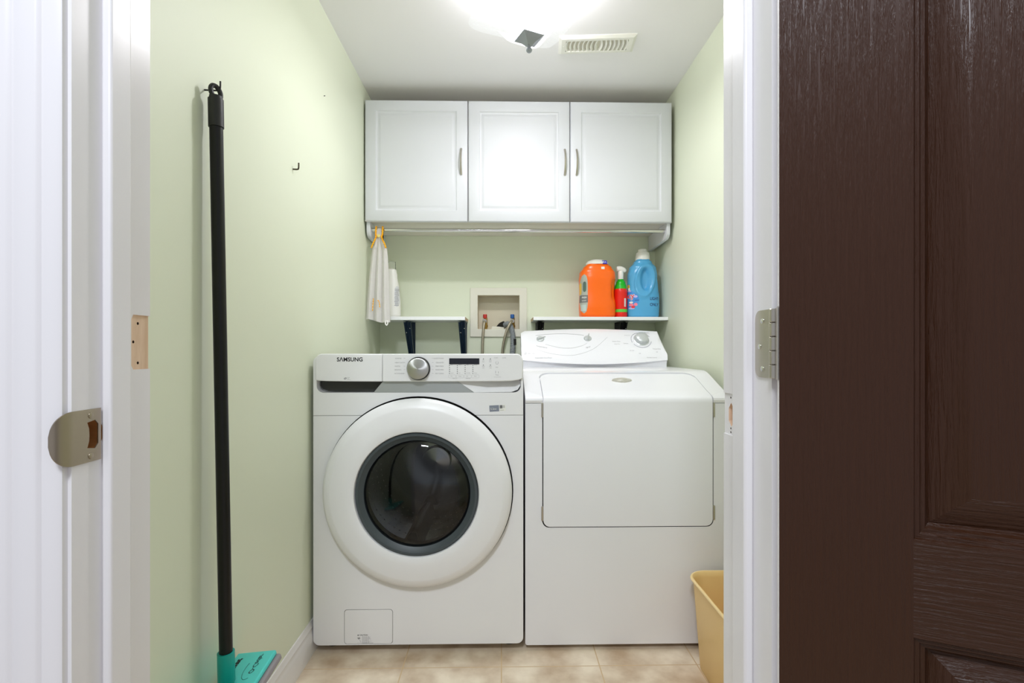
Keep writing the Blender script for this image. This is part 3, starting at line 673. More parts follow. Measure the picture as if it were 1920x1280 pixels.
for s_, z_, x_, t_ in [('Heavy Duty', 0.0075, 0.487, 0.62), ('Quiet Plus', 0.006, 0.494, 0.53), ('Regular', 0.007, 0.642, 0.985), ('Normal', 0.0055, 0.647, 0.93), ('Timed Dry', 0.008, 0.66, 0.36), ('Off', 0.006, 0.672, 0.27), ('Air Fluff', 0.006, 0.558, 0.31), ('Off', 0.006, 0.596, 0.22), ('Damp Dry', 0.006, 0.548, 0.86), ('Delicate', 0.006, 0.536, 0.55), ('Wrinkle Control', 0.0065, 0.628, 0.1)]:
    word('timer_print', s_, z_, ct(x_, t_), GINK, co)

# ================================================================= WALL CABINET
KB = empty('wall_cabinet', (0.077, 2.45, 1.475), 'white three-door wall cabinet with a hanging rod above the washer and dryer', 'cabinet')
bm = B(); KX0, KX1 = -0.6080, 0.7615
box(bm, KX0, KX1, 2.3055, 2.5985, 1.552, 2.082)
new('carcass', bm, CABIN, KB, bevel=0.001)
def cab_door(x0, x1, z0, z1):
    bm = B(); y = 2.2850; yb = 2.3045; fx = 0.0480
    loops = []
    def L(ix, dy): loops.append([bm.verts.new(p) for p in ((x0+ix, y+dy, z0+ix), (x1-ix, y+dy, z0+ix), (x1-ix, y+dy, z1-ix), (x0+ix, y+dy, z1-ix))])
    loops.append([bm.verts.new(p) for p in ((x0, yb, z0), (x1, yb, z0), (x1, yb, z1), (x0, yb, z1))])
    for ix, dy in ((0, 0.005), (0.0015, 0.0020), (0.0055, 0), (fx, 0), (fx+0.0015, 0.0022), (fx+0.004, 0.0042), (fx+0.008, 0.0052), (fx+0.011, 0.0050), (fx+0.017, 0.0022), (fx+0.021, 0.0008), (fx+0.024, 0.0006)): L(ix, dy)
    for a, b in zip(loops, loops[1:]):
        for k in range(4): bm.faces.new([a[k], a[(k+1) % 4], b[(k+1) % 4], b[k]])
    bm.faces.new(loops[-1]); bm.faces.new(loops[0])
    return bm
for x0, x1, hx in ((-0.6095, -0.1545, -0.1825), (-0.1505, 0.3020, 0.2800), (0.3055, 0.7625, 0.3330)):
    d = new('door', cab_door(x0, x1, 1.5475, 2.0860), CABW, KB, smooth=50)
    pth = [(hx, 2.2850-0.026*math.sin(PI*k/14)**0.75, 1.813+0.057*(-1+2*k/14)) for k in range(15)]
    new('handle', tube(B(), pth, lambda t: 0.0038+0.0012*abs(2*t-1)**3, 10), NICKEL, d)
for x0, x1 in ((KX0, KX0+0.016), (KX1-0.016, KX1)):
    pf = [(2.5985, 1.552), (2.3060, 1.552), (2.3060, 1.515), (2.3075, 1.504), (2.3125, 1.4935), (2.322, 1.486), (2.336, 1.4815), (2.5985, 1.4765)]
    new('side_support', prism(B(), pf, 'x', x0, x1), CABW, KB, bevel=0.0015)
new('hanging_rod', tube(B(), [(KX0+0.014, 2.336, 1.5195), (KX1-0.014, 2.336, 1.5195)], 0.0085, 20), CHROME, KB)

# ================================================================= SHELVES AND BRACKETS
def shelf(name, x0, x1, label, skew0=0, skew1=0):
    bm = hexa(B(), [(x0, 2.388, 1.1140), (x1, 2.388, 1.1140), (x1+skew1, 2.5995, 1.1140), (x0+skew0, 2.5995, 1.1140), (x0, 2.388, 1.1300), (x1, 2.388, 1.1300), (x1+skew1, 2.5995, 1.1300), (x0+skew0, 2.5995, 1.1300)])
    for f in bm.faces:
        n = f.calc_center_median()
        f.material_index = 1 if abs(n.y-2.494) < 0.02 and abs(n.z-1.122) < 0.002 else 0
    return tag(new(name, bm, [SHELFW, SHELFE], None, ((x0+x1)/2, 2.6, 1.114), bevel=0.001), label, 'shelf', 'wall shelves')
shelf('wall_shelf', -0.6160, -0.1725, 'short white wall shelf on navy brackets above the washer')
shelf('wall_shelf', 0.1455, 0.7790, 'longer white wall shelf above the dryer, holding detergent bottles')
def bracket(x, z0, m, label, zb=0.90):
    e = empty('shelf_bracket', (x, 2.6, zb), label, 'bracket', 'shelf brackets')
    bm = B(); z = 1.1138
    box(bm, x-0.014, x+0.014, 2.5975-0.0005, 2.5990, zb, z)                       # wall leg
    new('wall_leg', bm, m, e, bevel=0.001)
    new('shelf_leg', box(B(), x-0.014, x+0.014, 2.425, 2.5965, z-0.0022, z-0.0004), m, e, bevel=0.0008)
    bm = B()      # pressed steel brace: channel with two raised ribs
    a = Vector((x, 2.452, z-0.003)); b = Vector((x, 2.592, zb+0.012))
    dirv = (b-a).normalized(); nn = Vector((0, -dirv.z, dirv.y)); nn = -nn if nn.y > 0 else nn
    cs = [(-1, 0.0), (-0.86, 0.007), (-0.42, 0.007), (-0.25, 0.0015), (0.25, 0.0015), (0.42, 0.007), (0.86, 0.007), (1, 0.0)]
    cs = cs+[(u, v-0.0016) for u, v in reversed(cs)]
    r0 = [bm.verts.new(a+Vector((u*0.0185, 0, 0))+nn*v) for u, v in cs]; r1 = [bm.verts.new(b+Vector((u*0.0125, 0, 0))+nn*v) for u, v in cs]
    for k in range(len(cs)): bm.faces.new([r0[k], r0[(k+1) % len(cs)], r1[(k+1) % len(cs)], r1[k]])
    bm.faces.new(r0); bm.faces.new(r1)
    new('brace', bm, m, e)
    for u, q in ((0.0105, 0.14), (-0.008, 0.24)):
        c = a.lerp(b, q)+Vector((u, 0, 0))+nn*0.0085
        new('rivet', lathe(B(), [(0.0022, 0.003), (0.002, -0.001), (0.0006, -0.0016)], c, 'y', 10), CHROME, e)
BLKST = mat('black_steel', (24, 24, 26), 0.35, 0.2)
bracket(-0.4530, 0, NAVY, 'navy steel shelf bracket under the middle of the short shelf')
bracket(-0.1925, 0, NAVY, 'navy steel shelf bracket at the open end of the short shelf by the water valves')
bracket(0.1840, 0, BLKST, 'black shelf bracket at the end of the long shelf near the water valves')
bracket(0.5870, 0, BLKST, 'black shelf bracket under the detergent bottles, behind the dryer console')

# ================================================================= WASHER OUTLET BOX
OB = empty('washer_outlet_box', (-0.0183, 2.6, 1.16), 'ivory recessed washing machine water outlet box set in the back wall', 'outlet box')
fr = prism(B(), rr(-0.1620, 0.1255, 1.0405, 1.2890, 0.003, 2), 'y', 2.5915, 2.5998)
inn = box(B(), -0.1240, 0.0872, 2.58, 2.61, 1.0800, 1.2510)
me, ms = cut(fr, [(inn, IVORY)], [IVORY]); new('frame', me, ms, OB, bevel=0.002)
bm = B()
for (x0, x1, y0, y1, z0, z1) in ((-0.1270, -0.1238, 2.5995, 2.68, 1.0765, 1.2545), (0.0870, 0.0902, 2.5995, 2.68, 1.0765, 1.2545), (-0.1238, 0.087, 2.5995, 2.68, 1.2512, 1.2545), (-0.1238, 0.087, 2.5995, 2.68, 1.0765, 1.0800), (-0.127, 0.0902, 2.6785, 2.682, 1.0765, 1.2545)):
    box(bm, x0, x1, y0, y1, z0, z1)
new('recess', bm, IVORY2, OB, smooth=0)
for x, m, nm in ((-0.0880, RED, 'hot_valve'), (0.0525, BLUE, 'cold_valve')):
    bm = lathe(B(), [(0.008, 1.0802), (0.008, 1.090), (0.0105, 1.091), (0.0105, 1.102), (0.008, 1.103), (0.008, 1.140)], (x+0.004, 2.64, 0), 'z', 16)
    lathe(bm, [(0.0085, 2.640), (0.0085, 2.612), (0.0105, 2.611), (0.0105, 2.600)], (x, 0, 1.121), 'y', 16)
    v = new(nm, bm, BRASS, OB)
    bm = lathe(B(), [(0.0098, 1.137), (0.0108, 1.141), (0.0108, 1.154), (0.0095, 1.158)], (x, 2.635, 0), 'z', 6)
    h = new('valve_handle', bm, m, v, smooth=0, bevel=0.001); tag(h, ('red' if m is RED else 'blue')+' valve handle')
bm = B(); prism(bm, [(-0.058, 1.0802), (0.012, 1.0802), (0.010, 1.092), (-0.052, 1.097)], 'y', 2.625, 2.66); new('spare_plug', bm, IVORY, OB, bevel=0.003)
def hose(name, pts, r, m, label, cat, rings=0):
    p = spline(pts, 10)
    return p
hp = spline([(-0.0885, 2.600, 1.121), (-0.0900, 2.577, 1.112), (-0.0945, 2.566, 1.07), (-0.0985, 2.562, 0.99), (-0.0985, 2.560, 0.90), (-0.094, 2.55, 0.72), (-0.09, 2.42, 0.60)], 10)
e = empty('supply_hose', (-0.0985, 2.56, 0.60), 'braided steel water hose running from the red valve behind the washer', 'hose', 'washer water hoses')
new('hose', tube(B(), hp, 0.0068, 12), BRAID, e); new('coupling', lathe(B(), [(0.0105, 2.6105), (0.0115, 2.606), (0.0115, 2.592), (0.009, 2.586)], (-0.0885, 0, 1.121), 'y', 8), CHROME, e)
hp = spline([(0.0500, 2.600, 1.121), (0.0460, 2.565, 1.117), (0.0330, 2.550, 1.095), (0.0180, 2.548, 1.055), (0.0055, 2.552, 1.00), (0.000, 2.555, 0.94), (-0.004, 2.55, 0.80), (-0.01, 2.42, 0.66)], 10)
e = empty('supply_hose', (0.02, 2.56, 0.66), 'braided steel water hose curving down from the blue valve', 'hose', 'washer water hoses')
new('hose', tube(B(), hp, 0.0068, 12), BRAID, e); new('coupling', lathe(B(), [(0.0105, 2.6105), (0.0115, 2.606), (0.0115, 2.592), (0.009, 2.586)], (0.0515, 0, 1.121), 'y', 8), CHROME, e)
hp = spline([(-0.010, 2.655, 1.083), (0.008, 2.640, 1.098), (0.028, 2.600, 1.107), (0.044, 2.576, 1.090), (0.053, 2.567, 1.050), (0.054, 2.565, 1.00), (0.051, 2.565, 0.94), (0.050, 2.55, 0.80), (0.048, 2.42, 0.68)], 26)
e = empty('drain_hose', (0.05, 2.57, 0.68), 'grey corrugated drain hose hooked into the outlet box', 'hose')
cnt = len(hp)
new('hose', tube(B(), hp, lambda t: 0.0130+0.0009*math.sin(t*cnt*1.55), 14), GREYH, e)
new('black_elbow', tube(B(), spline([(-0.022, 2.652, 1.0815), (-0.006, 2.640, 1.100), (0.010, 2.628, 1.108)], 8), 0.0155, 12), BLACKM, e)
new('clip', tube(B(), [(0.0605, 2.562, 1.030), (0.0600, 2.562, 1.000)], 0.0105, 10), BLACKM, e)

# ================================================================= BOTTLES
class Bottle:
    def __init__(s, cx, cy, z0, prof, n, disp=None): s.c = (cx, cy, z0); s.p = prof; s.n = n; s.d = disp
    def ab(s, z):
        P = s.p
        for (z0, a0, b0), (z1, a1, b1) in zip(P, P[1:]):
            if z <= z1: t = (z-z0)/(z1-z0) if z1 > z0 else 0; t = t*t*(3-2*t) if len(P) < 40 else t; return a0+(a1-a0)*t, b0+(b1-b0)*t
        return P[-1][1:]
    def at(s, th, z, off=0):
        a, b = s.ab(z); c, q = math.cos(th), math.sin(th); e = 2/s.n
        x = math.copysign(abs(c)**e, c)*a; y = math.copysign(abs(q)**e, q)*b
        k = off+(s.d(x, y, z) if s.d else 0); l = math.hypot(x, y) or 1
        return Vector((s.c[0]+x*(1+k/l), s.c[1]+y*(1+k/l), s.c[2]+z))
    def front(s, x, z, off=0.0006):
        a, b = s.ab(z); x = max(-a*0.9999, min(a*0.9999, x)); y = -b*(1-abs(x/a)**s.n)**(1/s.n)
        k = off+(s.d(x, y, z) if s.d else 0); l = math.hypot(x, y) or 1
        return Vector((s.c[0]+x*(1+k/l), s.c[1]+y*(1+k/l), s.c[2]+z))
    def mesh(s, nz=60, nt=96):
        bm = B(); H = s.p[-1][0]; rows = []
        for i in range(nz+1): rows.append([bm.verts.new(s.at(2*PI*k/nt+1e-4, H*i/nz)) for k in range(nt)])
        for a, b in zip(rows, rows[1:]):
            for k in range(nt): bm.faces.new([a[k], a[(k+1) % nt], b[(k+1) % nt], b[k]])
        bm.faces.new(rows[0]); bm.faces.new(rows[-1]); return bm
    def patch(s, bm, x0, x1, z0, z1, off, mi, shape=None, nx=16, nz=24):
        rows = []
        for i in range(nz+1):
            z = z0+(z1-z0)*i/nz; a, b = (x0, x1) if not shape else shape(i/nz, x0, x1)
            rows.append([bm.verts.new(s.front(a+(b-a)*k/nx, z, off)) for k in range(nx+1)])
        for r0, r1 in zip(rows, rows[1:]):
            for k in range(nx): bm.faces.new([r0[k], r0[k+1], r1[k+1], r1[k]]).material_index = mi
SZ = 1.1302
def oval(t, a, b):
    h = math.sqrt(max(0.0, 1-(2*t-1)**4)); c = (a+b)/2
    return c-(c-a)*h, c+(b-c)*h
def g(x, m, w): return math.exp(-((x-m)/w)**2)
# orange detergent tub
def od(x, y, z): return -0.010*g(x, 0.074, 0.012)*(1/(1+math.exp(-(z-0.085)/0.006)))*(1/(1+math.exp((z-0.178)/0.006)))*(1 if y < 0 else 0)
OBt = Bottle(0.4600, 2.475, SZ, [(0, 0.078, 0.052), (0.012, 0.0855, 0.058), (0.05, 0.0865, 0.060), (0.12, 0.0845, 0.058), (0.19, 0.0865, 0.060), (0.215, 0.084, 0.058), (0.240, 0.068, 0.052), (0.2555, 0.052, 0.046)], 3.2, od)
e = empty('detergent_tub', (0.46, 2.475, SZ), 'orange plastic detergent tub with a white lid and grey label on the long shelf', 'detergent')
new('tub', OBt.mesh(), ORANGE, e, smooth=60)
bm = lathe(B(), [(0.052, SZ+0.2545), (0.0535, SZ+0.258), (0.0535, SZ+0.264), (0.046, SZ+0.272), (0.030, SZ+0.2785), (0.002, SZ+0.2795)], (0.4600, 2.475, 0), 'z', 48)
ld = new('lid', bm, WHITEP, e)
bm = B(); tb = lambda u, v: (0.478+u+0.25*(0.27-v), 2.475-0.0485-0.10*(0.272-v), SZ+v)
quad(bm, tb, -0.004, 0.018, 0.2535, 0.2700, 0)
tb2 = lambda u, v: (0.478+u+0.25*(0.27-v), 2.475-0.0490-0.10*(0.272-v), SZ+v)
text(bm, 'BLA', 0.009, lambda u, v: tb2(u-0.002, v+0.2600), 1, bold=0.0002)
new('lid_tab', bm, [SIGNB, WHITEP], ld, smooth=0)
bm = B(); OBt.patch(bm, -0.0862, -0.0535, 0.018, 0.205, 0.0006, 0, oval)
OBt.patch(bm, -0.0860, -0.0530, 0.070, 0.105, 0.0009, 1); OBt.patch(bm, -0.0862, -0.0800, 0.108, 0.165, 0.0010, 2, oval); OBt.patch(bm, -0.0750, -0.0600, 0.120, 0.170, 0.0010, 3, oval)
text(bm, 'FRESH', 0.012, lambda u, v: OBt.front(-0.0790+u*0.62, 0.0900+v, 0.0012), 4, bold=0.0002); text(bm, 'SCENT', 0.009, lambda u, v: OBt.front(-0.0790+u*0.7, 0.0760+v, 0.0012), 4)
OBt.patch(bm, -0.0830, -0.0610, 0.030, 0.060, 0.0009, 5)
new('front_label', bm, [LGREY, LDARK, YEL, TEALG, WHITEP, mat('label_pale', (190, 202, 196), 0.5)], e, smooth=60)
bm = B(); OBt.patch(bm, 0.010, 0.026, 0.228, 0.240, 0.0007, 0); new('small_sticker', bm, WHITEP, e)
# red spray bottle
RBt = Bottle(0.5740, 2.470, SZ, [(0, 0.029, 0.029), (0.006, 0.0315, 0.0315), (0.128, 0.0315, 0.0315), (0.139, 0.029, 0.029)], 2.0)
e = empty('spray_bottle', (0.574, 2.47, SZ), 'slim red spray bottle with a green neck between the orange tub and blue jug', 'spray bottle')
new('bottle', RBt.mesh(30, 48), REDB, e)
rs = Bottle(0.5740, 2.470, SZ+0.139, [(0, 0.029, 0.029), (0.012, 0.0275, 0.0275), (0.030, 0.022, 0.022), (0.047, 0.013, 0.013)], 2.0)
new('shoulder', rs.mesh(20, 40), GREENB, e)
bm = B()
for i in range(41):
    th = 2*PI*i/40
    r = [bm.verts.new(RBt.at(th, z, 0.0004)) for z in (0.026, 0.040)]
    if i: bm.faces.new([pv[0], r[0], r[1], pv[1]])
    pv = r
new('lime_band', bm, LIME, e)
bm = lathe(B(), [(0.0125, SZ+0.186), (0.0135, SZ+0.188), (0.0135, SZ+0.215), (0.0125, SZ+0.222), (0.010, SZ+0.230)], (0.5740, 2.470, 0), 'z', 24)
tube(bm, spline([(0.555, 2.470, SZ+0.236), (0.570, 2.470, SZ+0.2365), (0.588, 2.469, SZ+0.231), (0.5965, 2.468, SZ+0.222)], 8), lambda t: 0.006+0.008*math.sin(PI*min(1, 0.22+t*0.78)), 14)
new('spray_head', bm, WHITEP, e)
bm = B(); RBt.patch(bm, 0.010, 0.0185, 0.052, 0.092, 0.0006, 0)
for k in range(7): RBt.patch(bm, 0.0110, 0.0175, 0.056+0.005*k, 0.0575+0.005*k, 0.0009, 1)
new('rear_label', bm, [WHITEP, GINK], e)
# blue softener jug
def bd(x, y, z):
    if y > 0: return 0
    ca, sa = math.cos(math.radians(-10)), math.sin(math.radians(-10)); X, Z = x-0.000, z-0.178
    u, w = (X*ca+Z*sa)/0.043, (-X*sa+Z*ca)/0.078
    e1 = math.hypot(u, w)
    rec = 1/(1+math.exp((math.hypot((X-0.003)/0.029, (Z-0.004)/0.058)-0.86)/0.05))
    side = -0.006*g(z, 0.20, 0.03)*g(x, 0.076, 0.012)
    return 0.0055*g(e1, 0.96, 0.15)-0.021*rec+side
BBt = Bottle(0.6830, 2.480, SZ, [(0, 0.071, 0.048), (0.008, 0.0765, 0.052), (0.055, 0.0790, 0.054), (0.095, 0.0785, 0.053), (0.150, 0.0735, 0.049), (0.205, 0.0725, 0.049), (0.240, 0.064, 0.046), (0.268, 0.043, 0.038), (0.2815, 0.033, 0.033)], 2.6, bd)
e = empty('softener_jug', (0.683, 2.48, SZ), 'blue fabric softener jug with white cap at the shelf end near the side wall', 'fabric softener')
new('jug', BBt.mesh(110, 140), BLUEB, e, smooth=60)
bm = lathe(B(), [(0.0345, SZ+0.2800), (0.0350, SZ+0.284), (0.0335, SZ+0.300), (0.0300, SZ+0.316), (0.0255, SZ+0.3185), (0.0215, SZ+0.3195), (0.0205, SZ+0.331), (0.016, SZ+0.3345), (0.002, SZ+0.335)], (0.6830, 2.480, 0), 'z', 40)
new('cap', bm, WHITEP, e)
bm = B()
BBt.patch(bm, -0.0788, -0.030, 0.040, 0.128, 0.0006, 0, lambda t, a, b: (a, a+(b-a)*math.sqrt(max(0, 1-(2*t-1)**2))))
text(bm, 'Fleecy', 0.034, lambda u, v: BBt.front(-0.1255+u*0.86, 0.089+v+u*0.05, 0.0010), 2, bold=0.0022)
text(bm, 'Fleecy', 0.034, lambda u, v: BBt.front(-0.1255+u*0.86, 0.089+v+u*0.05, 0.0014), 1, bold=0.0006)
for x, z, rx, rz, mi in ((-0.045, 0.062, 0.008, 0.008, 3), (-0.064, 0.060, 0.009, 0.007, 3), (-0.056, 0.050, 0.008, 0.006, 1), (-0.062, 0.044, 0.012, 0.005, 4), (-0.046, 0.100, 0.009, 0.006, 4), (-0.064, 0.072, 0.008, 0.005, 2), (-0.071, 0.150, 0.0035, 0.009, 5), (-0.070, 0.136, 0.003, 0.008, 2), (-0.069, 0.127, 0.006, 0.004, 4)):
    BBt.patch(bm, x-rx, x+rx, z-rz, z+rz, 0.0012 if mi != 1 else 0.0014, mi, lambda t, a, b: ((a+b)/2-(b-a)/2*math.sqrt(max(0, 1-(2*t-1)**2)), (a+b)/2+(b-a)/2*math.sqrt(max(0, 1-(2*t-1)**2))), 6, 8)
BBt.patch(bm, -0.050, -0.030, 0.0805, 0.0840, 0.0013, 6)
new('front_label', bm, [LBLUE, LRED, WHITEP, PINK, LAV, YEL, mat('label_navy', (30, 80, 170), 0.5)], e, smooth=60)
bm = B()
text(bm, 'LIGHT', 0.0200, lambda u, v: BBt.front(0.0210+u*0.80, 0.0830+v, 0.0007), bold=0.0002); text(bm, 'ONLY', 0.0200, lambda u, v: BBt.front(0.0205+u*0.82, 0.0545+v, 0.0007), bold=0.0002)
new('handwriting', bm, mat('marker_ink', (44, 50, 96), 0.6), e, smooth=0); tag(bpy.data.objects['handwriting'], 'hand-lettered navy marker writing')
# white bottle behind the towel
VB = Bottle(-0.5330, 2.475, SZ, [(0, 0.036, 0.030), (0.01, 0.0445, 0.034), (0.07, 0.0435, 0.034), (0.14, 0.037, 0.030), (0.20, 0.0285, 0.024), (0.228, 0.024, 0.022), (0.233, 0.018, 0.018)], 2.4)
e = empty('white_bottle', (-0.533, 2.475, SZ), 'white squeeze bottle with a clear cap standing behind the hanging towel', 'bottle')
new('bottle', VB.mesh(50, 64), WHITEP, e, smooth=60)
new('cap', lathe(B(), [(0.0185, SZ+0.2335), (0.0190, SZ+0.236), (0.0180, SZ+0.268), (0.014, SZ+0.270), (0.002, SZ+0.2705)], (-0.5310, 2.475, 0), 'z', 32), CLEARP, e)
bm = B()
VB.patch(bm, 0.020, 0.0425, 0.050, 0.150, 0.0006, 0, oval)
for k in range(14): VB.patch(bm, 0.020+0.004*abs(math.sin(k)), 0.0385-0.001*(k % 4), 0.055+0.006*k, 0.0575+0.006*k, 0.0009, 1)
new('back_label', bm, [mat('label_silver', (214, 216, 218), 0.4), GINK], e)

# ================================================================= HANGING TOWEL
T = empty('hand_towel', (-0.558, 2.335, 1.095), 'white waffle hand towel with yellow crocheted loop hanging on the rod', 'towel')
bm = B(); rows = []; nz, nt = 50, 72
for i in range(nz+1):
    t = i/nz; z = 1.432-(1.432-1.106)*t
    w = 0.0330+(0.0560-0.0330)*t**0.8; cx = -0.5535-0.0075*t**1.2; dep = 0.008+0.009*t**0.7
    row = []
    for k in range(nt+1):
        u = -1+2*k/nt
        fold = 0.5*math.cos(u*PI*3.0+0.4)+0.5*(abs(math.cos(u*PI*1.5+0.2))**0.5)
        y = 2.318-dep*(fold-0.35)*(0.9+0.2*math.sin(3*t))
        sag = -0.008*math.sin(u*2.6+0.5)-0.012*(u > 0.55)*(u-0.55)
        row.append(bm.verts.new((cx+u*w*(1+0.03*math.sin(5*t+u)), y, z+(sag*t))))
    rows.append(row)
for a, b in zip(rows, rows[1:]):
    for k in range(nt): bm.faces.new([a[k], a[k+1], b[k+1], b[k]])
bmesh.ops.solidify(bm, geom=bm.faces[:], thickness=0.003)
new('cloth', bm, CLOTH, T, smooth=70)
# gathered top and loop over the rod
bm = B(); rows = []
for i in range(21):
    t = i/20; z = 1.4318+(1.482-1.4318)*t; w = 0.0330+(0.0135-0.0330)*t**0.7
    rows.append([bm.verts.new((-0.5535+u*w, 2.318-(0.009-0.006*t)*(0.5*math.cos(u*PI*3.0+0.4)+0.5*(abs(math.cos(u*PI*1.5+0.2))**0.5)-0.35)*0.9-0.003*t, z)) for u in [-1+2*k/30 for k in range(31)]])
for a, b in zip(rows, rows[1:]):
    for k in range(30): bm.faces.new([a[k], a[k+1], b[k+1], b[k]])
bmesh.ops.solidify(bm, geom=bm.faces[:], thickness=0.003)
new('gathered_top', bm, CLOTH, T, smooth=70)
bm = B(); rows = []
for i in range(25):
    t = i/24
    if t < 0.35: p = (2.3140, 1.476+(1.5195-1.476)*t/0.35)
    elif t < 0.65: a = PI-(t-0.35)/0.30*PI; p = (2.336+0.0220*0.55*math.cos(a)*1.0, 1.5195+0.0125*math.sin(a)); 
    else: p = (2.348, 1.5195-(1.5195-1.470)*(t-0.65)/0.35)
    if t < 0.35: p = (2.3140+(2.3239-2.3140)*(t/0.35), p[1])
    rows.append([bm.verts.new((-0.5535+u*0.0125, p[0], p[1])) for u in (-1, -0.5, 0, 0.5, 1)])
for a, b in zip(rows, rows[1:]):
    for k in range(4): bm.faces.new([a[k], a[k+1], b[k+1], b[k]])
bmesh.ops.solidify(bm, geom=bm.faces[:], thickness=-0.0025)
new('loop_strap', bm, CLOTH, T, smooth=70)
bm = B()
def yarn(pts, r=0.0043):
    p = spline(pts, 10); n = len(p); tube(bm, p, lambda t: r*(0.8+0.35*math.sin(t*n*1.4)), 8)
for s in (-1, 1):
    yarn([(-0.5535+s*0.0145, 2.3215, 1.5320), (-0.5535+s*0.0150, 2.3165, 1.515), (-0.5535+s*0.0148, 2.3130, 1.495), (-0.5535+s*0.0125, 2.3085, 1.482), (-0.5535+s*0.0175, 2.3070, 1.468), (-0.5535+s*0.0260, 2.3060, 1.450), (-0.5535+s*0.0325, 2.3055, 1.432)])
new('yellow_edging', bm, YARN, T, smooth=60)
bm = lathe(B(), [(0.0065, 2.3105), (0.0075, 2.3085), (0.006, 2.3060), (0.001, 2.3055)], (-0.5545, 0, 1.4870), 'y', 20); new('button', bm, mat('pale_yellow_button', (236, 222, 140), 0.5), T)
bm = B(); yarn([(-0.5770, 2.306, 1.205), (-0.5785, 2.304, 1.180), (-0.5800, 2.302, 1.150)], 0.0022); yarn([(-0.5560, 2.300, 1.196), (-0.5520, 2.2985, 1.194), (-0.5490, 2.300, 1.185), (-0.5480, 2.302, 1.165)], 0.0022)
new('yellow_stitching', bm, YARN, T)
bm = B(); tube(bm, spline([(-0.5200, 2.308, 1.108), (-0.5235, 2.306, 1.094), (-0.5180, 2.306, 1.086), (-0.5130, 2.306, 1.094), (-0.5150, 2.308, 1.108)], 8), 0.0026, 8); new('corner_tab', bm, CLOTH, T)

# ================================================================= MOP
M_ = empty('flat_mop', (-0.575, 1.07, 0.26), 'flat mop with a black pole and teal head hanging on the green side wall', 'mop')
pt, pb = Vector((-0.5915, 1.0705, 1.4480)), Vector((-0.5755, 1.0785, 0.335))
new('pole', tube(B(), [pt, pb], 0.0128, 24), BLACK, M_)
ax = (pt-pb).normalized()
new('grip', tube(B(), [pt-ax*0.012, pt-ax*0.0115, pt+ax*0.028, pt+ax*0.046, pt+ax*0.0465], lambda t: 0.0146 if t < 0.9 else 0.0132, 24), BLACKM, M_)
hb = B(); g0 = pt+ax*0.044
# hanging eye: a slanted loop on top of the grip
lp = []
for k in range(25):
    a = -0.25*PI+1.5*PI*k/24 if False else 2*PI*k/24
    lp.append(g0+Vector((0.0055*math.cos(a), 0.0085*math.cos(a), 0.0165+0.0125*math.sin(a)-0.003*math.cos(a))))
tube(hb, lp, 0.0048, 10, 0, False)
tube(hb, [g0, g0+Vector((0, 0, 0.008))], 0.0122, 20)
new('hanging_eye', hb, BLACKM, M_)
new('socket', tube(B(), [pb-ax*0.055, pb-ax*0.050, pb+ax*0.010, pb+ax*0.012], lambda t: 0.0165 if t > 0.1 else 0.0135, 28), TEALD, M_)
bm = B()
for s in (-1, 1): tube(bm, spline([pb-ax*0.050+Vector((s*0.010, 0, 0)), pb-ax*0.070+Vector((s*0.0135, -0.002, 0)), Vector((-0.560+s*0.0125, 1.062, 0.2830))], 8), 0.0052, 10)
tube(bm, [Vector((-0.575, 1.058, 0.2700)), Vector((-0.545, 1.058, 0.2770))], 0.0115, 16)
new('swivel_joint', bm, TEALD, M_)
O_ = Vector((-0.6080, 1.192, 0.2720)); U = Vector((0.1040, -0.030, 0.0255)); V = Vector((0.0, -0.270, -0.0265)); NN = U.cross(V).normalized(); NN = NN if NN.z > 0 else -NN
def MP(u, v, n): return O_+U*u+V*v+NN*n
hexa_pts = lambda u0, u1, v0, v1, n0, n1: [MP(u0, v0, n0), MP(u1, v0, n0), MP(u1, v1, n0), MP(u0, v1, n0), MP(u0, v0, n1), MP(u1, v0, n1), MP(u1, v1, n1), MP(u0, v1, n1)]
hd = new('head_plate', hexa(B(), hexa_pts(0.02, 0.97, 0.0, 1.0, -0.004, 0.006)), TEAL, M_, bevel=0.003, seg=3)
new('foam_pad', hexa(B(), hexa_pts(0.0, 1.04, -0.01, 1.01, -0.018, -0.0045)), PAD, M_, bevel=0.004, seg=3)
bm = B()
tl = V.length; ul = U.length
text(bm, 'O-Cedar', 0.0165, lambda u, v: MP(0.66+v/ul, 0.275-u/tl, 0.0063), 0, shear=0.35, bold=0.0002)
tube(bm, [MP(0.66+0.15*math.cos(a), 0.20+0.13*math.sin(a), 0.0063) for a in [math.radians(60+5*k) for k in range(30)]], 0.0004, 4)
new('head_print', bm, INK, hd, smooth=0); bm = B()
text(bm, 'wet', 0.020, lambda u, v: MP(0.16+v/ul, 0.20-u/tl, 0.0063), 0, shear=0.4, bold=0.0008)
new('head_print', bm, INK, hd, smooth=0)

# ================================================================= HOOKS AND NAIL
def hook(name, x0, y, z, L, h, r, m, label):
    pts = spline([(XL-0.004, y, z), (x0-0.004, y, z-0.001), (x0, y, z+0.003), (x0+0.0005, y, z+h)], 8)
    return tag(new(name, tube(B(), pts, r, 10), m, None, (XL, y, z)), label, 'hook', 'wall hooks')
hook('wall_hook', -0.5850, 1.0735, 1.5150, 0, 0.018, 0.0017, BLACKM, 'small dark cup hook holding the mop on the green wall')
hook('wall_hook', -0.6005, 1.522, 1.509, 0, 0.018, 0.0022, mat('bronze_hook', (70, 62, 44), 0.4, 0.6), 'small empty bronze hook on the green wall beyond the mop')
tag(new('wall_nail', tube(B(), [(XL-0.004, 1.783, 1.853), (XL+0.004, 1.786, 1.8555)], 0.0014, 8), BLACKM, None, (XL, 1.783, 1.854)), 'tiny bent nail high on the green wall', 'nail')

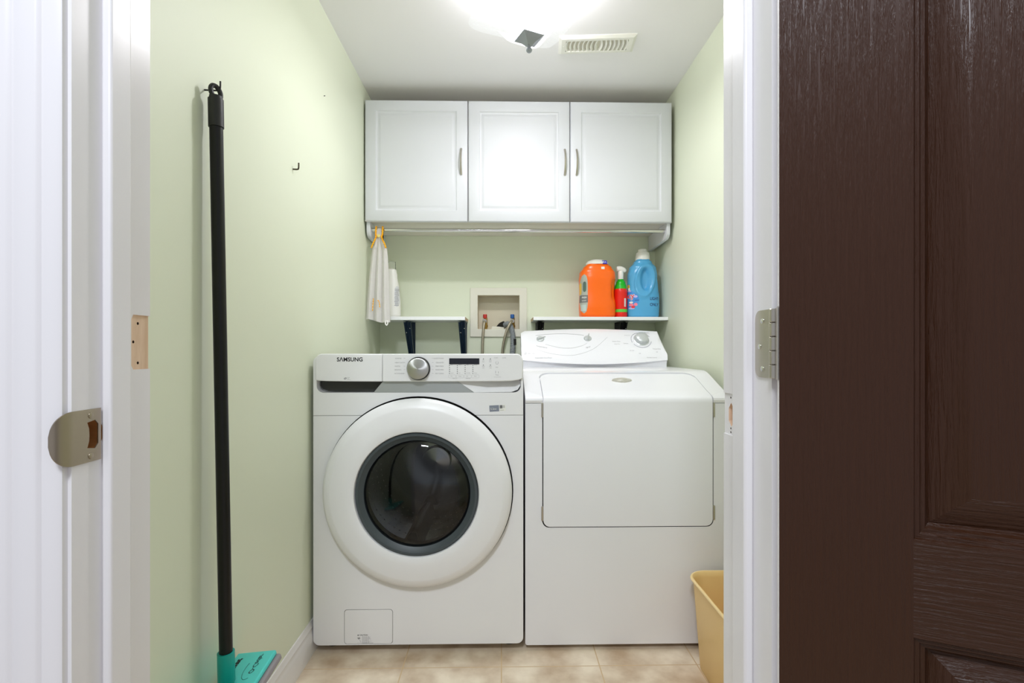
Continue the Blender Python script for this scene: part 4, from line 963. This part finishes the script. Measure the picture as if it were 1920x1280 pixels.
# ================================================================= WASTEBASKET
WB = empty('wastebasket', (0.68, 1.47, 0), 'tan plastic wastebasket in front of the dryer beside the door jamb', 'wastebasket')
def ring(x0, x1, y0, y1, r, z, n=8): return [(p[0], p[1], z) for p in rr(x0, x1, y0, y1, r, n)]
bm = B()
L_ = [ring(0.6080, 0.7550, 1.290, 1.5750, 0.030, 0.0), ring(0.6045, 0.7580, 1.287, 1.5790, 0.033, 0.006), ring(0.5910, 0.7690, 1.275, 1.6180, 0.055, 0.262), ring(0.5875, 0.7720, 1.272, 1.6215, 0.058, 0.264), ring(0.5870, 0.7725, 1.2715, 1.6220, 0.058, 0.270), ring(0.5890, 0.7705, 1.2735, 1.6200, 0.056, 0.272), ring(0.5930, 0.7665, 1.2775, 1.6160, 0.053, 0.268), ring(0.5955, 0.7640, 1.280, 1.6130, 0.050, 0.255), ring(0.6090, 0.7535, 1.292, 1.5740, 0.030, 0.004)]
R_ = [[bm.verts.new(p) for p in l] for l in L_]
for a, b in zip(R_, R_[1:]):
    for k in range(len(a)): bm.faces.new([a[k], a[(k+1) % len(a)], b[(k+1) % len(a)], b[k]])
bm.faces.new(R_[0]); bm.faces.new(R_[-1])
bin_mesh = bm
o = new('basket', bm, TAN, WB, smooth=50)
RIMM = mat('tan_rim', (248, 220, 164), 0.4)
bm = B(); l = ring(0.5865, 0.7730, 1.271, 1.6225, 0.058, 0.268); tube(bm, [Vector(p) for p in l+l[:2]], 0.0042, 8, 0, False); new('rim', bm, RIMM, WB)

# ================================================================= CEILING LAMP
LC = Vector((0.086, 1.632, 0)); LA = math.radians(23.5)
LP = empty('ceiling_lamp', (LC.x, LC.y, HC), 'square frosted glass ceiling lamp with a pewter finial, lit', 'ceiling lamp')
new('canopy', lathe(B(), [(0.062, HC-0.0005), (0.062, HC-0.012), (0.045, HC-0.022), (0.012, HC-0.026)], (LC.x, LC.y, 0), 'z', 40), PEWTER, LP)
def LR(u, v, z): return (LC.x+u*math.cos(LA)-v*math.sin(LA), LC.y+u*math.sin(LA)+v*math.cos(LA), z)
prof = [(0.20, 1.9720), (0.28, 1.9728), (0.33, 1.976), (0.38, 1.984), (0.44, 1.998), (0.50, 2.013), (0.56, 2.026), (0.64, 2.037), (0.74, 2.045), (0.86, 2.051), (0.95, 2.055), (1.0, 2.058)]
bm = B(); rows = []; nt = 128; HW = 0.163
for q, z in prof:
    row = []
    for k in range(nt):
        a = 2*PI*(k+0.5)/nt; n = 7.0; c, s = math.cos(a), math.sin(a); r = (abs(c)**n+abs(s)**n)**(-1/n)
        edge = (abs(c*s)*2)
        row.append(bm.verts.new(LR(HW*q*r*c, HW*q*r*s, z-0.004*q*q*edge)))
    rows.append(row)
for a, b in zip(rows, rows[1:]):
    for k in range(nt): bm.faces.new([a[k], a[(k+1) % nt], b[(k+1) % nt], b[k]])
bmesh.ops.solidify(bm, geom=bm.faces[:], thickness=0.004)
new('glass_shade', bm, SHADE, LP, smooth=50)
bm = B(); pr4 = [(0.036, 1.9715), (0.036, 1.9690), (0.028, 1.9640), (0.018, 1.9570), (0.011, 1.9490), (0.008, 1.9450)]; R_ = []
for r, z in pr4: R_.append([bm.verts.new(LR(r*a, r*b, z)) for a, b in ((-1, -1), (1, -1), (1, 1), (-1, 1))])
for a, b in zip(R_, R_[1:]):
    for k in range(4): bm.faces.new([a[k], a[(k+1) % 4], b[(k+1) % 4], b[k]])
bm.faces.new(R_[0]); bm.faces.new(R_[-1])
fcap = new('finial_cap', bm, PEWTER, LP, smooth=20)
new('finial', lathe(B(), [(0.0085, 1.9470), (0.0090, 1.9450), (0.0060, 1.9430), (0.0055, 1.9390), (0.0085, 1.9350), (0.0095, 1.9310), (0.0080, 1.9265), (0.0045, 1.9235), (0.001, 1.9225)], (LC.x, LC.y, 0), 'z', 24), PEWTER, fcap)
new('stem', lathe(B(), [(0.005, 1.968), (0.005, HC-0.024)], (LC.x, LC.y, 0), 'z', 16), WHITEP, LP)
for s in (-1, 1):
    bm = B(); c = Vector(LR(s*0.055, 0, 2.085))
    for k in range(1): lathe(bm, [(0.001, -0.028), (0.016, -0.024), (0.022, -0.010), (0.020, 0.006), (0.012, 0.020), (0.010, 0.030)], c, 'z', 20)
    new('bulb', bm, BULB, LP)
    pl = bpy.data.lights.new('bulb_light', 'POINT'); pl.energy = BULB_POWER; pl.shadow_soft_size = 0.03; pl.color = (0.98, 0.95, 1.0)
    po = link(bpy.data.objects.new('bulb_light', pl)); po.location = Vector(LR(s*0.055, 0, 2.098))

dl = bpy.data.lights.new('lamp_down_light', 'AREA'); dl.shape = 'DISK'; dl.size = 0.11; dl.energy = DOWN_POWER; dl.color = (0.97, 0.95, 1.0)
do = link(bpy.data.objects.new('lamp_down_light', dl)); do.location = LR(0, 0, 2.002)

# ================================================================= CEILING VENT
VE = empty('ceiling_vent', (0.3625, 1.960, HC), 'cream metal air register on the ceiling beside the lamp', 'vent')
VA = math.radians(-4.2)
def VR(u, v, z): return Vector((0.3625+u*math.cos(VA)-v*math.sin(VA), 1.960+u*math.sin(VA)+v*math.cos(VA), HC-z))
bm = B()
Ls = [[VR(x*s, y*t, z) for x, y in ((-1, -1), (1, -1), (1, 1), (-1, 1))] for s, t, z in ((0.145, 0.057, 0.0), (0.145, 0.057, 0.003), (0.134, 0.047, 0.010), (0.118, 0.034, 0.010), (0.118, 0.034, 0.0005))]
R_ = [[bm.verts.new(p) for p in l] for l in Ls]
for a, b in zip(R_, R_[1:]):
    for k in range(4): bm.faces.new([a[k], a[(k+1) % 4], b[(k+1) % 4], b[k]])
new('frame', bm, VENT, VE, smooth=20)
new('duct_opening', hexa(B(), [VR(x, y, z) for z in (0.0012, 0.0002) for x, y in ((-0.118, -0.034), (0.118, -0.034), (0.118, 0.034), (-0.118, 0.034))]), VENTD, VE, smooth=0)
for k in range(15):
    x = -0.112+0.016*k; sg = -1 if k < 8 else 1
    bm = B(); rows = []
    for i in range(9):
        t = -1+2*i/8; bow = sg*0.006*(1-t*t)
        rows.append([bm.verts.new(VR(x+bow-0.0022+dx, 0.034*t, z)) for dx, z in ((0, 0.0095), (0.0042, 0.0095), (0.0042-sg*0.006, 0.002), (-sg*0.006, 0.002))])
    for a, b in zip(rows, rows[1:]):
        for q in range(4): bm.faces.new([a[q], a[(q+1) % 4], b[(q+1) % 4], b[q]])
    bm.faces.new(rows[0]); bm.faces.new(rows[-1])
    new('louver', bm, VENT, VE, smooth=30)
for s in (-1, 1): new('screw', lathe(B(), [(0.003, -0.0095), (0.003, -0.0106), (0.001, -0.0110)], VR(s*0.126, 0, 0), 'z', 12), VENT, VE)
